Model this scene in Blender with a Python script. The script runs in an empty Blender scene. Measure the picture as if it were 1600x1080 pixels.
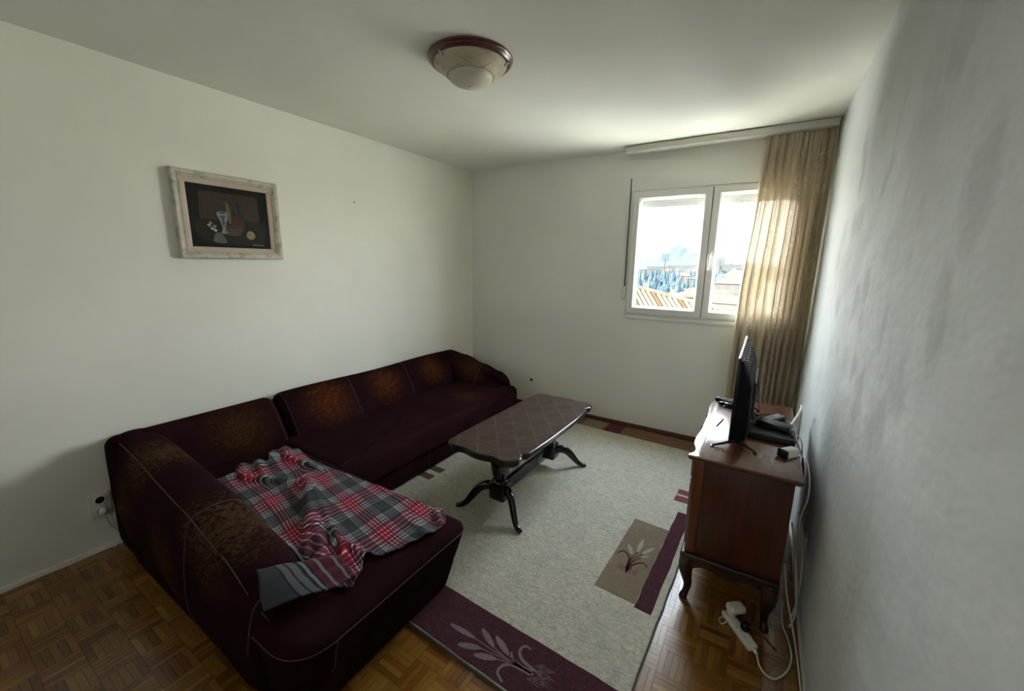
import bpy, bmesh, math, random
from mathutils import Vector, Matrix, noise
from mathutils.bvhtree import BVHTree
random.seed(7)
scene = bpy.context.scene
COL = scene.collection
R = math.radians

# ------------------------------------------------------------------ camera
W, H, D = 3.265, 2.6, 4.9          # room width, height, depth (back wall at y=0, room towards -y)
cam = bpy.data.cameras.new('camera')
cam.sensor_fit = 'HORIZONTAL'; cam.sensor_width = 36.0
cam.lens = 629.545 / 1600 * 36.0
cam.clip_start = 0.03; cam.clip_end = 20000
camo = bpy.data.objects.new('camera', cam); COL.objects.link(camo)
camo.location = (2.95602, -3.84189, 1.59023)
_rz = Matrix.Rotation(R(31.88682), 3, 'Z'); _rx = Matrix.Rotation(R(-11.38621), 3, 'X'); _ry = Matrix.Rotation(R(-0.81978), 3, 'Y')
_m = _rz @ _rx @ _ry @ Matrix.Rotation(R(90), 3, 'X')
camo.rotation_euler = _m.to_euler()
scene.camera = camo

# ------------------------------------------------------------------ light and exposure
world = bpy.data.worlds.new('sky'); scene.world = world; world.use_nodes = True
wn = world.node_tree.nodes; wl = world.node_tree.links
bg = wn['Background']
tc = wn.new('ShaderNodeTexCoord'); sx = wn.new('ShaderNodeSeparateXYZ'); cr = wn.new('ShaderNodeValToRGB')
wl.new(tc.outputs['Generated'], sx.inputs[0]); wl.new(sx.outputs['Z'], cr.inputs[0])
cr.color_ramp.elements[0].position = 0.0; cr.color_ramp.elements[0].color = (1.0, 0.975, 0.945, 1)
cr.color_ramp.elements[1].position = 0.9; cr.color_ramp.elements[1].color = (0.66, 0.80, 1.0, 1)
wl.new(cr.outputs[0], bg.inputs[0]); bg.inputs[1].default_value = 24.0
sun = bpy.data.lights.new('sun', 'SUN'); sun.energy = 150.0; sun.angle = R(0.6); sun.color = (1.0, 0.93, 0.82)
suno = bpy.data.objects.new('sun', sun); COL.objects.link(suno)
suno.rotation_euler = Vector((0.62, 0.52, -0.60)).to_track_quat('-Z', 'Y').to_euler()
# portal: guides the sampling of the daylight through the window opening, emits nothing
pt = bpy.data.lights.new('window_portal', 'AREA'); pt.shape = 'RECTANGLE'; pt.size = 1.34; pt.size_y = 1.12
pt.cycles.is_portal = True
pto = bpy.data.objects.new('window_portal', pt); COL.objects.link(pto)
pto.location = (2.50, 0.120, 1.70); pto.rotation_euler = (R(-90), 0, 0)
# fill light added behind the camera, as window light leaves near walls too dark
fl = bpy.data.lights.new('added_room_fill', 'AREA'); fl.shape = 'RECTANGLE'; fl.size = 1.5; fl.size_y = 1.2; fl.energy = 3.6; fl.color = (0.97, 0.98, 1.0)
flo = bpy.data.objects.new('added_room_fill', fl); COL.objects.link(flo)
flo.location = (2.0, -4.92, 1.72); flo.rotation_euler = (R(90), 0, 0)
vs = scene.view_settings
vs.view_transform = 'Standard'; vs.look = 'None'; vs.exposure = 0.80; vs.gamma = 1.0; vs.use_curve_mapping = False
scene.cycles.max_bounces = 14; scene.cycles.diffuse_bounces = 12; scene.cycles.transparent_max_bounces = 24
scene.cycles.sample_clamp_indirect = 12

# ------------------------------------------------------------------ helpers
def obj(name, mesh, mat=None, parent=None, **props):
    o = bpy.data.objects.new(name, mesh); COL.objects.link(o)
    if mat is not None:
        for m in (mat if isinstance(mat, (list, tuple)) else [mat]): mesh.materials.append(m)
    if parent is not None: o.parent = parent
    for k, v in props.items(): o[k] = v
    return o

def empty(name, loc=(0, 0, 0), rz=0.0, **props):
    o = bpy.data.objects.new(name, None); COL.objects.link(o)
    o.location = loc; o.rotation_euler = (0, 0, rz); o.empty_display_size = 0.1
    for k, v in props.items(): o[k] = v
    return o

def thing(name, label, cat, loc=(0, 0, 0), rz=0.0, group=None):
    o = empty(name, loc, rz, label=label, category=cat)
    if group: o['group'] = group
    return o

def mesh_of(verts, faces, smooth=False, name='mesh'):
    m = bpy.data.meshes.new(name); m.from_pydata([tuple(v) for v in verts], [], faces); m.update()
    if smooth:
        m.polygons.foreach_set('use_smooth', [True] * len(m.polygons)); m.update()
    return m

class MB:
    def __init__(s): s.v = []; s.f = []
    def box(s, a, b):
        x0, y0, z0 = a; x1, y1, z1 = b; n = len(s.v)
        s.v += [(x0, y0, z0), (x1, y0, z0), (x1, y1, z0), (x0, y1, z0), (x0, y0, z1), (x1, y0, z1), (x1, y1, z1), (x0, y1, z1)]
        s.f += [tuple(n + i for i in q) for q in ((0, 3, 2, 1), (4, 5, 6, 7), (0, 1, 5, 4), (1, 2, 6, 5), (2, 3, 7, 6), (3, 0, 4, 7))]
        return s
    def rings(s, rings, closed=True, cap0=True, cap1=True):
        n0 = len(s.v); k = len(rings[0])
        for r in rings: s.v += [tuple(p) for p in r]
        for i in range(len(rings) - 1):
            for j in range(k if closed else k - 1):
                a = n0 + i * k + j; b = n0 + i * k + (j + 1) % k
                s.f.append((a, b, b + k, a + k))
        if cap0: s.f.append(tuple(n0 + j for j in reversed(range(k))))
        if cap1: s.f.append(tuple(n0 + (len(rings) - 1) * k + j for j in range(k)))
        return s
    def tube(s, pts, rad, seg=8, flat=None):
        pts = [Vector(p) for p in pts]; n = len(pts); rings = []
        up = None
        for i, p in enumerate(pts):
            t = (pts[min(i + 1, n - 1)] - pts[max(i - 1, 0)]).normalized()
            if up is None:
                up = Vector((0, 0, 1)) if abs(t.z) < 0.9 else Vector((1, 0, 0))
            a = t.cross(up).normalized(); b = a.cross(t).normalized(); up = b
            r = rad[i] if isinstance(rad, (list, tuple)) else rad
            ra, rb = r if isinstance(r, tuple) else (r, r)
            rings.append([p + a * ra * math.cos(2 * math.pi * j / seg) + b * rb * math.sin(2 * math.pi * j / seg) for j in range(seg)])
        return s.rings(rings)
    def lathe(s, prof, c=(0, 0, 0), seg=32, axis='z', cap0=True, cap1=True):
        rings = []
        for r, h in prof:
            ring = []
            for j in range(seg):
                t = 2 * math.pi * j / seg; a, b = r * math.cos(t), r * math.sin(t)
                q = {'z': (a, b, h), 'x': (h, a, b), 'y': (b, h, a)}[axis]
                ring.append((c[0] + q[0], c[1] + q[1], c[2] + q[2]))
            rings.append(ring)
        return s.rings(rings, True, cap0, cap1)
    def mesh(s, smooth=False, fix=True):
        m = mesh_of(s.v, s.f, smooth)
        if fix:
            bm = bmesh.new(); bm.from_mesh(m); bmesh.ops.recalc_face_normals(bm, faces=bm.faces); bm.to_mesh(m); bm.free()
        return m

def autosmooth(m, ang=35):
    m.polygons.foreach_set('use_smooth', [True] * len(m.polygons))
    try: m.set_sharp_from_angle(angle=R(ang))
    except Exception: pass
    return m

def rbox(a, b, r=0.005, seg=2):
    mb = MB().box(a, b); m = mb.mesh()
    bm = bmesh.new(); bm.from_mesh(m)
    bmesh.ops.bevel(bm, geom=list(bm.edges), offset=r, segments=seg, profile=0.5, affect='EDGES')
    bm.to_mesh(m); bm.free()
    return autosmooth(m, 50)

def catmull(pts, n, closed=False):
    P = [Vector(p) for p in pts]; out = []; k = len(P); segs = k if closed else k - 1
    for i in range(n if closed else n):
        t = i / n * segs if closed else i / (n - 1) * segs
        s = min(int(t), segs - 1); u = t - s
        if closed: a, b, c, d = P[(s - 1) % k], P[s], P[(s + 1) % k], P[(s + 2) % k]
        else: a, b, c, d = P[max(s - 1, 0)], P[s], P[s + 1], P[min(s + 2, k - 1)]
        out.append(0.5 * ((2 * b) + (c - a) * u + (2 * a - 5 * b + 4 * c - d) * u * u + (3 * b - a - 3 * c + d) * u ** 3))
    return out

def smooth_interp(x, pts):
    if x <= pts[0][0]: return pts[0][1]
    for (x0, y0), (x1, y1) in zip(pts, pts[1:]):
        if x <= x1:
            t = (x - x0) / (x1 - x0); t = t * t * (3 - 2 * t); return y0 + (y1 - y0) * t
    return pts[-1][1]

def lin_interp(x, pts):
    if x <= pts[0][0]: return pts[0][1]
    for (x0, y0), (x1, y1) in zip(pts, pts[1:]):
        if x <= x1: return y0 + (y1 - y0) * (x - x0) / (x1 - x0)
    return pts[-1][1]

# ------------------------------------------------------------------ materials
def mat(name, color=(0.8, 0.8, 0.8), rough=0.5, metal=0.0, spec=0.5, coat=0.0, sheen=0.0):
    m = bpy.data.materials.new(name); m.use_nodes = True
    b = m.node_tree.nodes['Principled BSDF']
    b.inputs['Base Color'].default_value = (*color, 1); b.inputs['Roughness'].default_value = rough
    b.inputs['Metallic'].default_value = metal; b.inputs['Specular IOR Level'].default_value = spec
    b.inputs['Coat Weight'].default_value = coat; b.inputs['Coat Roughness'].default_value = 0.08
    b.inputs['Sheen Weight'].default_value = sheen
    return m

class NT:
    """small node-graph helper"""
    def __init__(s, m): s.t = m.node_tree; s.n = s.t.nodes; s.l = s.t.links; s.b = s.n.get('Principled BSDF')
    def new(s, typ, **kw):
        n = s.n.new(typ)
        for k, v in kw.items(): setattr(n, k, v)
        return n
    def link(s, a, b): s.l.new(a, b)
    def set(s, sock, v):
        if hasattr(v, 'default_value') or hasattr(v, 'is_linked'): s.l.new(v, sock)
        else: sock.default_value = v
    def coord(s, kind='Object'): return s.new('ShaderNodeTexCoord').outputs[kind]
    def mapping(s, vec, loc=(0, 0, 0), rot=(0, 0, 0), scale=(1, 1, 1)):
        n = s.new('ShaderNodeMapping'); s.link(vec, n.inputs['Vector'])
        n.inputs['Location'].default_value = loc; n.inputs['Rotation'].default_value = rot; n.inputs['Scale'].default_value = scale
        return n.outputs[0]
    def noise(s, vec, scale=5, detail=4, rough=0.5, dist=0.0):
        n = s.new('ShaderNodeTexNoise'); s.link(vec, n.inputs['Vector'])
        n.inputs['Scale'].default_value = scale; n.inputs['Detail'].default_value = detail
        n.inputs['Roughness'].default_value = rough; n.inputs['Distortion'].default_value = dist
        return n.outputs['Fac']
    def ramp(s, fac, stops, mode='LINEAR'):
        n = s.new('ShaderNodeValToRGB'); e = n.color_ramp.elements; n.color_ramp.interpolation = mode
        while len(e) > 1: e.remove(e[-1])
        e[0].position = stops[0][0]; c = stops[0][1]; e[0].color = (*c, 1) if hasattr(c, '__len__') else (c, c, c, 1)
        for p, c in stops[1:]:
            q = e.new(p); q.color = (*c, 1) if hasattr(c, '__len__') else (c, c, c, 1)
        s.set(n.inputs[0], fac); return n.outputs[0]
    def math(s, op, a, b=0.0, clamp=False):
        n = s.new('ShaderNodeMath', operation=op, use_clamp=clamp); s.set(n.inputs[0], a); s.set(n.inputs[1], b); return n.outputs[0]
    def mix(s, fac, a, b, mode='MIX'):
        n = s.new('ShaderNodeMix', data_type='RGBA', blend_type=mode)
        s.set(n.inputs[0], fac)
        for i, v in ((6, a), (7, b)):
            if isinstance(v, tuple) and len(v) == 3: v = (*v, 1)
            s.set(n.inputs[i], v)
        return n.outputs[2]
    def sep(s, vec):
        n = s.new('ShaderNodeSeparateXYZ'); s.link(vec, n.inputs[0]); return n.outputs
    def bump(s, h, strength=0.2, dist=0.01):
        n = s.new('ShaderNodeBump'); n.inputs['Strength'].default_value = strength; n.inputs['Distance'].default_value = dist
        s.link(h, n.inputs['Height']); s.link(n.outputs[0], s.b.inputs['Normal']); return n.outputs[0]
    def base(s, c): s.link(c, s.b.inputs['Base Color'])
    def roughness(s, c): s.link(c, s.b.inputs['Roughness'])

def wall_mat(name, color, streaks=False, rough=0.6, bump=0.15):
    m = mat(name, color, rough, spec=0.4); g = NT(m); co = g.coord()
    n1 = g.noise(co, 1.3, 4); n2 = g.noise(co, 40, 5, 0.6)
    dark = tuple(c * 0.93 for c in color)
    c = g.mix(g.ramp(n1, [(0.35, 0.0), (0.65, 1.0)]), (*color, 1), (*dark, 1))
    h = g.math('ADD', g.math('MULTIPLY', n2, 0.05), n1)
    if streaks:
        # darker patches: shading of plaster undulations painted into the right wall colour
        mp = g.mapping(co, scale=(1, 1.1, 1.3)); s1 = g.noise(mp, 2.2, 5, 0.55, 0.5)
        mp2 = g.mapping(co, loc=(3, 1, 0), scale=(1, 1.5, 1.25)); s2 = g.noise(mp2, 2.4, 3, 0.5, 0.2)
        X = g.sep(co)
        my = g.ramp(g.math('ABSOLUTE', g.math('ADD', X[1], 1.75)), [(0.55, 1.0), (1.0, 0.0)])
        mz = g.ramp(g.math('ABSOLUTE', g.math('ADD', X[2], -1.60)), [(0.42, 1.0), (0.75, 0.0)])
        k = g.math('MULTIPLY', my, mz)
        p1 = g.ramp(s1, [(0.45, 0.0), (0.65, 1.0)]); p2 = g.ramp(s2, [(0.54, 0.0), (0.66, 1.0)])
        pm = g.math('MULTIPLY', g.math('MAXIMUM', g.math('MULTIPLY', p1, 0.5), p2), k)
        wob_ = g.math('MULTIPLY', g.noise(g.mapping(co, scale=(1, 5, 4)), 2.0, 4), 1.3)
        for cy_, cz_, ry_, rz_ in ((-2.72, 1.74, .11, .20), (-2.66, 1.50, .09, .17), (-2.36, 1.62, .05, .08), (-2.25, 1.42, .05, .15), (-2.16, 1.24, .05, .09), (-2.20, 1.79, .05, .07), (-1.90, 1.52, .09, .11), (-1.50, 1.80, .12, .13), (-1.30, 1.42, .13, .10), (-1.75, 1.22, .11, .10), (-2.50, 1.28, .10, .09), (-1.05, 1.65, .10, .12)):
            d2 = g.math('ADD', g.math('POWER', g.math('DIVIDE', g.math('ABSOLUTE', g.math('ADD', X[1], -cy_)), ry_), 2.0), g.math('POWER', g.math('DIVIDE', g.math('ABSOLUTE', g.math('ADD', X[2], -cz_)), rz_), 2.0))
            pm = g.math('MAXIMUM', pm, g.math('MULTIPLY', g.ramp(g.math('MULTIPLY', g.math('ADD', d2, wob_), 0.5), [(0.35, 1.0), (0.65, 0.0)]), 0.75))
        relief_shade = tuple(q * 0.70 for q in color)
        c = g.mix(pm, c, (*relief_shade, 1))
        s3 = g.noise(g.mapping(co, scale=(1, 1.5, 2.6)), 3.0, 3)
        h = g.math('ADD', h, g.math('MULTIPLY', s3, 1.6))
    g.base(c); g.bump(h, bump, 0.02)
    return m

M_wall = wall_mat('wall_paint', (0.87, 0.87, 0.78))
M_wallb = wall_mat('back_wall_paint', (0.85, 0.85, 0.79))
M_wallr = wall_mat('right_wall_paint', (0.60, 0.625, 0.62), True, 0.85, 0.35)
M_ceil = wall_mat('ceiling_paint', (0.84, 0.83, 0.76))
M_pvc = mat('white_window_plastic', (0.78, 0.78, 0.75), 0.35)
M_white = mat('white_plastic', (0.75, 0.74, 0.68), 0.4)
M_gasket = mat('dark_gasket', (0.08, 0.08, 0.08), 0.6)
M_shade = mat('shutter_slats', (0.40, 0.40, 0.385), 0.7, spec=0.1)
M_black = mat('black_plastic', (0.006, 0.006, 0.007), 0.25, spec=0.35)
M_blackm = mat('black_matt_plastic', (0.006, 0.006, 0.007), 0.6, spec=0.12)
M_screen = mat('screen_glass', (0.005, 0.005, 0.006), 0.08)
M_grey = mat('grey_plastic', (0.035, 0.035, 0.038), 0.5, spec=0.25)
M_greyl = mat('light_grey_keys', (0.35, 0.35, 0.36), 0.5)
M_cordw = mat('white_cord', (0.62, 0.60, 0.55), 0.5)
M_cordb = mat('black_cord', (0.015, 0.015, 0.015), 0.5)
M_metal = mat('steel', (0.6, 0.6, 0.6), 0.3, 1.0)
M_hole = mat('socket_hole', (0.01, 0.01, 0.01), 0.7)

def glass_mat():
    m = bpy.data.materials.new('window_glass'); m.use_nodes = True; t = m.node_tree; t.nodes.clear()
    o = t.nodes.new('ShaderNodeOutputMaterial'); mx = t.nodes.new('ShaderNodeMixShader')
    tr = t.nodes.new('ShaderNodeBsdfTransparent'); gl = t.nodes.new('ShaderNodeBsdfGlossy'); lw = t.nodes.new('ShaderNodeLayerWeight'); pw = t.nodes.new('ShaderNodeMath'); fr = t.nodes.new('ShaderNodeMath')
    tr.inputs[0].default_value = (0.95, 0.97, 0.96, 1); gl.inputs['Roughness'].default_value = 0.01; lw.inputs[0].default_value = 0.5; pw.operation = 'POWER'; pw.inputs[1].default_value = 5.0; fr.operation = 'MULTIPLY_ADD'; fr.inputs[1].default_value = 0.93; fr.inputs[2].default_value = 0.03
    t.links.new(lw.outputs['Facing'], pw.inputs[0]); t.links.new(pw.outputs[0], fr.inputs[0])
    t.links.new(fr.outputs[0], mx.inputs[0]); t.links.new(tr.outputs[0], mx.inputs[1]); t.links.new(gl.outputs[0], mx.inputs[2])
    t.links.new(mx.outputs[0], o.inputs[0]); return m
M_glass = glass_mat()

def curtain_mat():
    """closely woven sheer cloth: mostly reflecting, letting through a few per cent of the daylight"""
    m = bpy.data.materials.new('sheer_curtain'); m.use_nodes = True; g = NT(m); t = m.node_tree
    t.nodes.remove(t.nodes['Principled BSDF']); out = [n for n in t.nodes if n.type == 'OUTPUT_MATERIAL'][0]
    uv = g.coord('UV'); X = g.sep(uv)
    # woven scrolls: S-shaped tendrils along two vertical runs
    ph = g.math('MULTIPLY', X[1], 9.0)
    wv = g.noise(g.mapping(uv, scale=(7.0, 3.2, 1)), 2.0, 3, 0.5, 2.2)
    band = g.ramp(g.math('ABSOLUTE', g.math('SUBTRACT', wv, 0.5)), [(0.012, 1.0), (0.03, 0.0)])
    msk = g.ramp(g.noise(g.mapping(uv, scale=(3.0, 1.2, 1)), 2.0, 1), [(0.48, 0.0), (0.56, 1.0)])
    pat = g.math('MULTIPLY', band, msk)
    st = g.noise(g.mapping(uv, scale=(160, 0.6, 1)), 1.0, 2)
    c = g.mix(pat, (0.555, 0.480, 0.355), (0.74, 0.67, 0.52))
    df = g.new('ShaderNodeBsdfDiffuse'); tl = g.new('ShaderNodeBsdfTranslucent'); tr = g.new('ShaderNodeBsdfTransparent')
    g.link(c, df.inputs[0]); g.link(g.mix(0.0, c, c), tl.inputs[0])
    m1 = g.new('ShaderNodeMixShader'); m1.inputs[0].default_value = 0.10; g.link(df.outputs[0], m1.inputs[1]); g.link(tl.outputs[0], m1.inputs[2])
    # the cloth is a single loose layer at its left edge and gathered denser to the right
    op = g.ramp(X[0], [(0.0, 0.022), (0.10, 0.016), (0.20, 0.011), (0.6, 0.009), (1.0, 0.006)])
    op2 = g.math('MULTIPLY', g.math('MULTIPLY', op, g.ramp(st, [(0.35, 0.35), (0.65, 1.7)])), g.math('SUBTRACT', 1.0, g.math('MULTIPLY', pat, 0.8)))
    m2 = g.new('ShaderNodeMixShader'); g.link(op2, m2.inputs[0]); g.link(m1.outputs[0], m2.inputs[1]); g.link(tr.outputs[0], m2.inputs[2])
    g.link(m2.outputs[0], out.inputs[0]); return m
M_curtain = curtain_mat()
M_hem = mat('curtain_hem', (0.85, 0.80, 0.70), 0.7)

def wood_mat(name, c1, c2, rough=0.35, scale=(1, 12, 12), coat=0.0, use='Object'):
    m = mat(name, c1, rough, coat=coat); g = NT(m); co = g.mapping(g.coord(use), scale=scale)
    n = g.noise(co, 3.0, 6, 0.6, 1.2)
    g.base(g.mix(g.ramp(n, [(0.3, 0.0), (0.7, 1.0)]), (*c1, 1), (*c2, 1))); g.bump(n, 0.05, 0.002)
    return m
M_cab = wood_mat('cherry_veneer', (0.075, 0.017, 0.0045), (0.040, 0.009, 0.003), 0.34, (10, 10, 1), 0.25)
M_cabl = wood_mat('cherry_stile', (0.17, 0.050, 0.013), (0.12, 0.032, 0.008), 0.34, (12, 12, 1), 0.25)
M_cabt = wood_mat('cherry_top', (0.14, 0.048, 0.022), (0.09, 0.030, 0.014), 0.22, (10, 1, 10), 1.0)
M_cabt.node_tree.nodes['Principled BSDF'].inputs['Coat Roughness'].default_value = 0.2
M_cabd = wood_mat('dark_cherry', (0.030, 0.009, 0.005), (0.018, 0.006, 0.003), 0.36, (10, 1, 10), 0.3)
M_tabled = wood_mat('dark_table_wood', (0.011, 0.006, 0.004), (0.006, 0.003, 0.002), 0.16, (6, 2, 6), 0.15)
M_skirt = wood_mat('brown_skirting', (0.12, 0.042, 0.018), (0.08, 0.026, 0.012), 0.4, (1, 10, 10), 0.2)
M_ring = wood_mat('red_brown_ring', (0.085, 0.020, 0.013), (0.05, 0.011, 0.008), 0.3, (6, 6, 6), 0.2)

def parquet_mat(name, attr):
    m = mat(name, (0.3, 0.15, 0.05), 0.34, coat=0.3); g = NT(m)
    if attr:
        a = g.new('ShaderNodeAttribute', attribute_name='shade'); rnd = a.outputs['Fac']
    else: rnd = g.new('ShaderNodeObjectInfo').outputs['Random']
    uv = g.coord('UV')
    of = g.new('ShaderNodeCombineXYZ'); g.link(g.math('MULTIPLY', rnd, 37.0), of.inputs[0]); g.link(g.math('MULTIPLY', rnd, 91.0), of.inputs[1])
    va = g.new('ShaderNodeVectorMath', operation='ADD'); g.link(g.mapping(uv, scale=(6, 60, 1)), va.inputs[0]); g.link(of.outputs[0], va.inputs[1])
    n = g.noise(va.outputs[0], 2.0, 5, 0.65, 0.6)
    base = g.ramp(rnd, [(0.0, (0.120, 0.042, 0.006)), (0.25, (0.200, 0.074, 0.010)), (0.5, (0.260, 0.112, 0.017)), (0.75, (0.210, 0.108, 0.014)), (1.0, (0.360, 0.175, 0.035))])
    g.base(g.mix(g.math('MULTIPLY', g.ramp(n, [(0.3, 0.0), (0.75, 1.0)]), 0.45), base, (0.090, 0.034, 0.005)))
    g.roughness(g.ramp(n, [(0.2, 0.22), (0.8, 0.36)])); g.bump(n, 0.06, 0.001)
    return m
M_plank = parquet_mat('parquet_piece', False); M_planks = parquet_mat('parquet_rest', True)
M_sub = mat('parquet_joint', (0.03, 0.014, 0.006), 0.8)

def sofa_mat():
    m = mat('maroon_suede', (0.05, 0.02, 0.025), 0.95, spec=0.03, sheen=0.0); g = NT(m); co = g.coord()
    fine = g.noise(co, 260, 2); big = g.noise(co, 5, 4)
    base = g.mix(g.ramp(big, [(0.3, 0.0), (0.7, 1.0)]), (0.0215, 0.0068, 0.0092), (0.0135, 0.0040, 0.0050))
    # printed / rubbed golden brown foliage in the middle of each panel
    spots = [((0.24, -2.10, 0.55), 0.27, 2), ((0.24, -1.55, 0.55), 0.24, 2), ((0.22, -0.98, 0.55), 0.22, 2), ((0.50, -0.66, 0.55), 0.22, 0),
             ((0.24, -2.72, 0.55), 0.25, 0), ((0.55, -3.22, 0.67), 0.26, 1), ((1.33, -3.24, 0.60), 0.27, 1), ((0.95, -3.42, 0.35), 0.25, 0), ((0.35, -3.36, 0.40), 0.22, 0),
             ((0.75, -1.05, 0.41), 0.20, 3)]
    mp = g.mapping(co, scale=(1.0, 0.8, 2.2))
    det = g.noise(mp, 30, 6, 0.7, 1.6); soft = g.noise(co, 9, 3)
    col = base
    tone = {0: (0.050, 0.023, 0.007), 1: (0.070, 0.040, 0.022), 2: (0.095, 0.024, 0.008), 3: (0.033, 0.016, 0.010)}
    for c, r, k in spots:
        d = g.new('ShaderNodeVectorMath', operation='DISTANCE'); g.link(co, d.inputs[0]); d.inputs[1].default_value = c
        f = g.ramp(g.math('DIVIDE', d.outputs['Value'], r), [(0.15, 1.0), (1.0, 0.0)])
        halo = g.math('MULTIPLY', f, 0.55)
        col = g.mix(halo, col, (0.036, 0.016, 0.005))
        ff = g.math('ADD', g.math('MULTIPLY', f, 0.62), g.math('SUBTRACT', g.math('MULTIPLY', det, 3.0), 1.38))
        fm = g.math('MULTIPLY', g.ramp(ff, [(0.40, 0.0), (0.85, 0.90)]), g.ramp(f, [(0.0, 0.0), (0.35, 1.0)]))
        col = g.mix(fm, col, tone[k])
    g.base(col)
    g.bump(g.math('ADD', g.math('MULTIPLY', fine, 0.3), soft), 0.25, 0.006)
    return m
M_sofa = sofa_mat()
M_seam = mat('seam_thread', (0.055, 0.032, 0.036), 0.8)
M_foot = mat('black_sofa_foot', (0.01, 0.008, 0.008), 0.6)

def plaid_mat():
    m = mat('plaid_fleece', (0.5, 0.5, 0.5), 0.9, spec=0.1, sheen=0.05); g = NT(m); uv = g.coord('UV'); X = g.sep(uv)
    gr = (0.034, 0.040, 0.043); wh = (0.80, 0.72, 0.74); lg = (0.26, 0.26, 0.28); bk = (0.010, 0.008, 0.010); mr = (0.10, 0.012, 0.020); rd = (0.22, 0.004, 0.016)
    stops = [(0.0, gr), (0.26, bk), (0.285, lg), (0.36, bk), (0.375, lg), (0.43, bk), (0.46, wh), (0.48, bk), (0.50, rd), (0.565, wh), (0.585, rd), (0.65, wh), (0.67, rd), (0.735, wh),
             (0.755, rd), (0.80, bk), (0.82, wh), (0.84, bk), (0.87, lg), (0.925, bk), (0.94, lg), (0.985, bk)]
    a = g.ramp(g.math('FRACT', X[0]), stops, 'CONSTANT'); b = g.ramp(g.math('FRACT', X[1]), stops, 'CONSTANT')
    c = g.mix(1.0, a, b, 'MULTIPLY')
    gm = g.new('ShaderNodeGamma'); g.link(c, gm.inputs[0]); gm.inputs[1].default_value = 0.5; c = gm.outputs[0]
    n = g.noise(g.coord(), 300, 2); soft = g.noise(g.coord(), 40, 3)
    c = g.mix(g.math('MULTIPLY', n, 0.25), c, (0.05, 0.045, 0.05))
    g.base(c); g.bump(g.math('ADD', n, soft), 0.3, 0.003); return m
M_plaid = plaid_mat()

def rug_mat(name, c1, c2, speck=None, sc=10):
    m = mat(name, c1, 0.95, spec=0.1, sheen=0.1); g = NT(m); co = g.coord()
    n = g.noise(co, sc, 6, 0.7, 0.8); f = g.noise(co, 420, 3); md = g.noise(g.mapping(co, scale=(1.0, 1.7, 1)), 34, 7, 0.8, 1.4)
    c = g.mix(g.ramp(n, [(0.38, 0.0), (0.66, 1.0)]), (*c1, 1), (*c2, 1))
    c = g.mix(g.ramp(md, [(0.3, 0.0), (0.7, 0.30)]), c, tuple(q * 0.6 for q in c2))
    if speck: c = g.mix(g.ramp(md, [(0.46, 0.0), (0.66, 0.95)]), c, (*speck, 1))
    c = g.mix(g.math('MULTIPLY', f, 0.35), c, tuple(q * 0.55 for q in c2))
    g.base(c); g.bump(g.math('ADD', g.math('MULTIPLY', f, 0.4), g.math('MULTIPLY', md, 1.3)), 0.9, 0.012); return m
M_rug = rug_mat('cream_pile', (0.86, 0.78, 0.61), (0.77, 0.72, 0.58), (0.34, 0.335, 0.29))
M_purple = rug_mat('plum_pile', (0.078, 0.009, 0.021), (0.052, 0.006, 0.014), (0.15, 0.036, 0.056), 8)
M_beige = rug_mat('beige_pile', (0.34, 0.26, 0.165), (0.28, 0.21, 0.13))
M_pink = rug_mat('rose_pile', (0.33, 0.075, 0.085), (0.27, 0.06, 0.07))
M_brownp = rug_mat('brown_pile', (0.20, 0.105, 0.055), (0.16, 0.085, 0.045))
M_tanp = rug_mat('tan_pile', (0.30, 0.155, 0.075), (0.25, 0.125, 0.06))
M_redp = rug_mat('dark_red_pile', (0.15, 0.022, 0.016), (0.12, 0.016, 0.012))
M_lilac = rug_mat('pale_rose_pile', (0.36, 0.23, 0.26), (0.30, 0.19, 0.21))
M_creamp = rug_mat('pale_cream_pile', (0.60, 0.52, 0.40), (0.52, 0.45, 0.34))
M_wine = rug_mat('wine_pile', (0.12, 0.012, 0.02), (0.09, 0.01, 0.015))
M_rugedge = mat('rug_edge_binding', (0.10, 0.09, 0.075), 0.9)

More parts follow.
